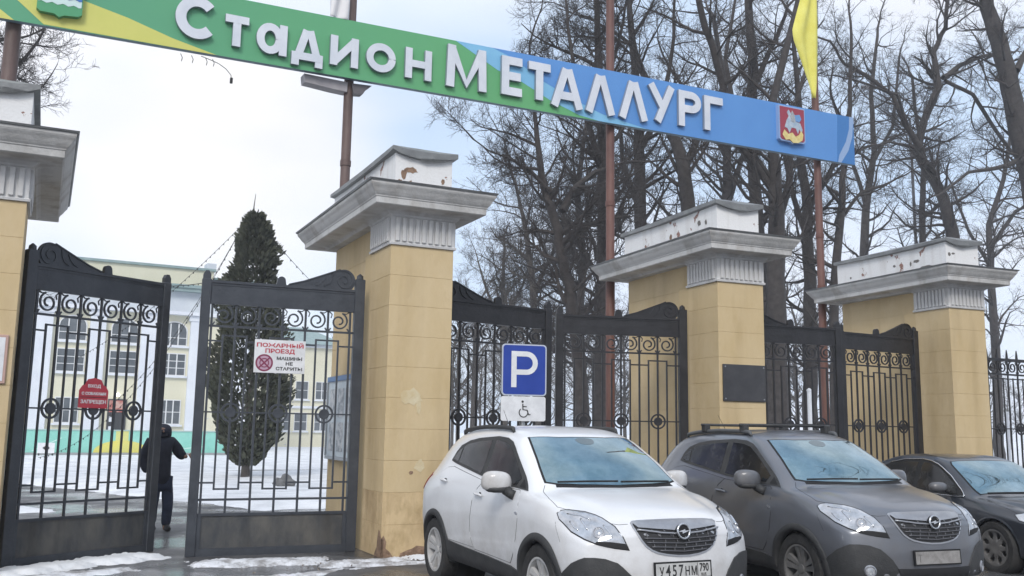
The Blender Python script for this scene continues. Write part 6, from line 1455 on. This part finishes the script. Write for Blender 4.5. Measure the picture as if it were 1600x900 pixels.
nodes = [(pel, .12), (sp1, .125), (ch, .14), (nk, .055), (hd1, .075), (hd2, .085), (shl, .06), (ell, .045), (wrl, .03), (shr, .06), (elr, .045), (wrr, .03), (hl, .085), (kl, .06), (al, .042), (tl_, .04), (hr, .085), (kr, .06), (ar_, .042), (tr2, .04)]
edges = [(0, 1), (1, 2), (2, 3), (3, 4), (4, 5), (2, 6), (6, 7), (7, 8), (2, 9), (9, 10), (10, 11), (0, 12), (12, 13), (13, 14), (14, 15), (0, 16), (16, 17), (17, 18), (18, 19)]
skin('body', nodes, edges, M_skin, per)
ja = [(J(252, 762), (.215, .155)), (J(251, 738), (.22, .165)), (J(252, 712), (.23, .17)), (J(252, 692), (.23, .17)), (J(254, 683), .15), (J(234, 692), .12), (J(223, 720, .02), .09), (J(231, 738, -.10), .065), (J(270, 688), .115), (elr, .09), (J(290, 713.5, -.08), .062)]
skin('jacket', ja, [(0, 1), (1, 2), (2, 3), (3, 4), (3, 5), (5, 6), (6, 7), (3, 8), (8, 9), (9, 10)], M_jack, per)
tr_n = [(J(252, 756), (.16, .13)), (hl, .115), (kl, .09), (J(236, 819, .10), .078), (hr, .115), (kr, .09), (J(258.5, 822.5, -.04), .078)]
skin('trousers', tr_n, [(0, 1), (1, 2), (2, 3), (0, 4), (4, 5), (5, 6)], M_jean, per)
skin('hood', [(J(254, 687, .0), .15), (J(254, 678, .035), .155), (J(255, 670, .0), .15), (J(255, 665.5, -.03), .11)], [(0, 1), (1, 2), (2, 3)], M_jack, per)
hx_ = Vector(hd1)
ellips('nose', (hx_.x, hx_.y - .10, hx_.z + .01), (.014, .02, .02), M_skin, per, 8, 6)
M_boot = mat('boot_black', (.012, .012, .013), .6)
for a_, tt in ((al, tl_), (ar_, tr2)):
    x, y = a_[0], tt[1]; z0_ = min(a_[2], tt[2]); z0_ = 0.0
    skin('boot', [((x, y + .15, .20), .06), ((x, y + .13, .06), .06), ((x, y + .02, .055), (.058, .055)), ((x, y - .12, .045), (.052, .045))], [(0, 1), (1, 2), (2, 3)], M_boot, per, 1)
for wpos, dirn, up_ in ((wrr, Vector((1, -.15, .1)), Vector((0, 0, 1))), (wrl, Vector((.3, -.6, -.5)), Vector((1, 0, 0)))):
    w0 = Vector(wpos); d = dirn.normalized(); u = (up_ - d * up_.dot(d)).normalized()
    nd = [(tuple(w0), .028), (tuple(w0 + d * .05), (.036, .022))]; ed = [(0, 1)]
    for k in range(4):
        off = (k - 1.5) * .018; ln = (.055, .068, .064, .048)[k]; b = w0 + d * .07 + u * off; nd += [(tuple(b), .010), (tuple(b + d * ln * .6), .009), (tuple(b + d * ln - d.cross(u) * .02), .008)]
        i = len(nd) - 3; ed += [(1, i), (i, i + 1), (i + 1, i + 2)]
    th_ = w0 + d * .03 + u * .035; nd += [(tuple(th_), .011), (tuple(th_ + d * .03 + u * .02), .009)]; i = len(nd) - 2; ed += [(0, i), (i, i + 1)]
    skin('hand', nd, ed, M_skin, per, 1)
for px in (243, 263):
    q = Vector(J(px, 703, 0)); MB().box(q.x - .028, q.x + .028, q.y - .165, q.y - .150, q.z - .02, q.z + .02).build('jacket_badge', mat('badge_pale', (.35, .36, .40), .6), per)

# ------------------------------------------------------------------ light winter haze
hz = MB().box(-440, 440, -440, 440, -1.0, 45).build('haze', None) if False else None
me = MB().box(-440, 440, -440, 440, -1.0, 45).mesh('haze', M_snow); me.materials.clear()
mh = bpy.data.materials.new('haze_air'); mh.use_nodes = True; t = mh.node_tree; t.nodes.remove(t.nodes['Principled BSDF'])
v = t.nodes.new('ShaderNodeVolumePrincipled'); v.inputs['Color'].default_value = (.90, .93, .98, 1); v.inputs['Density'].default_value = HAZE; v.inputs['Anisotropy'].default_value = 0.2
t.links.new(v.outputs[0], t.nodes['Material Output'].inputs['Volume']); me.materials.append(mh); stuff(put('haze', me))
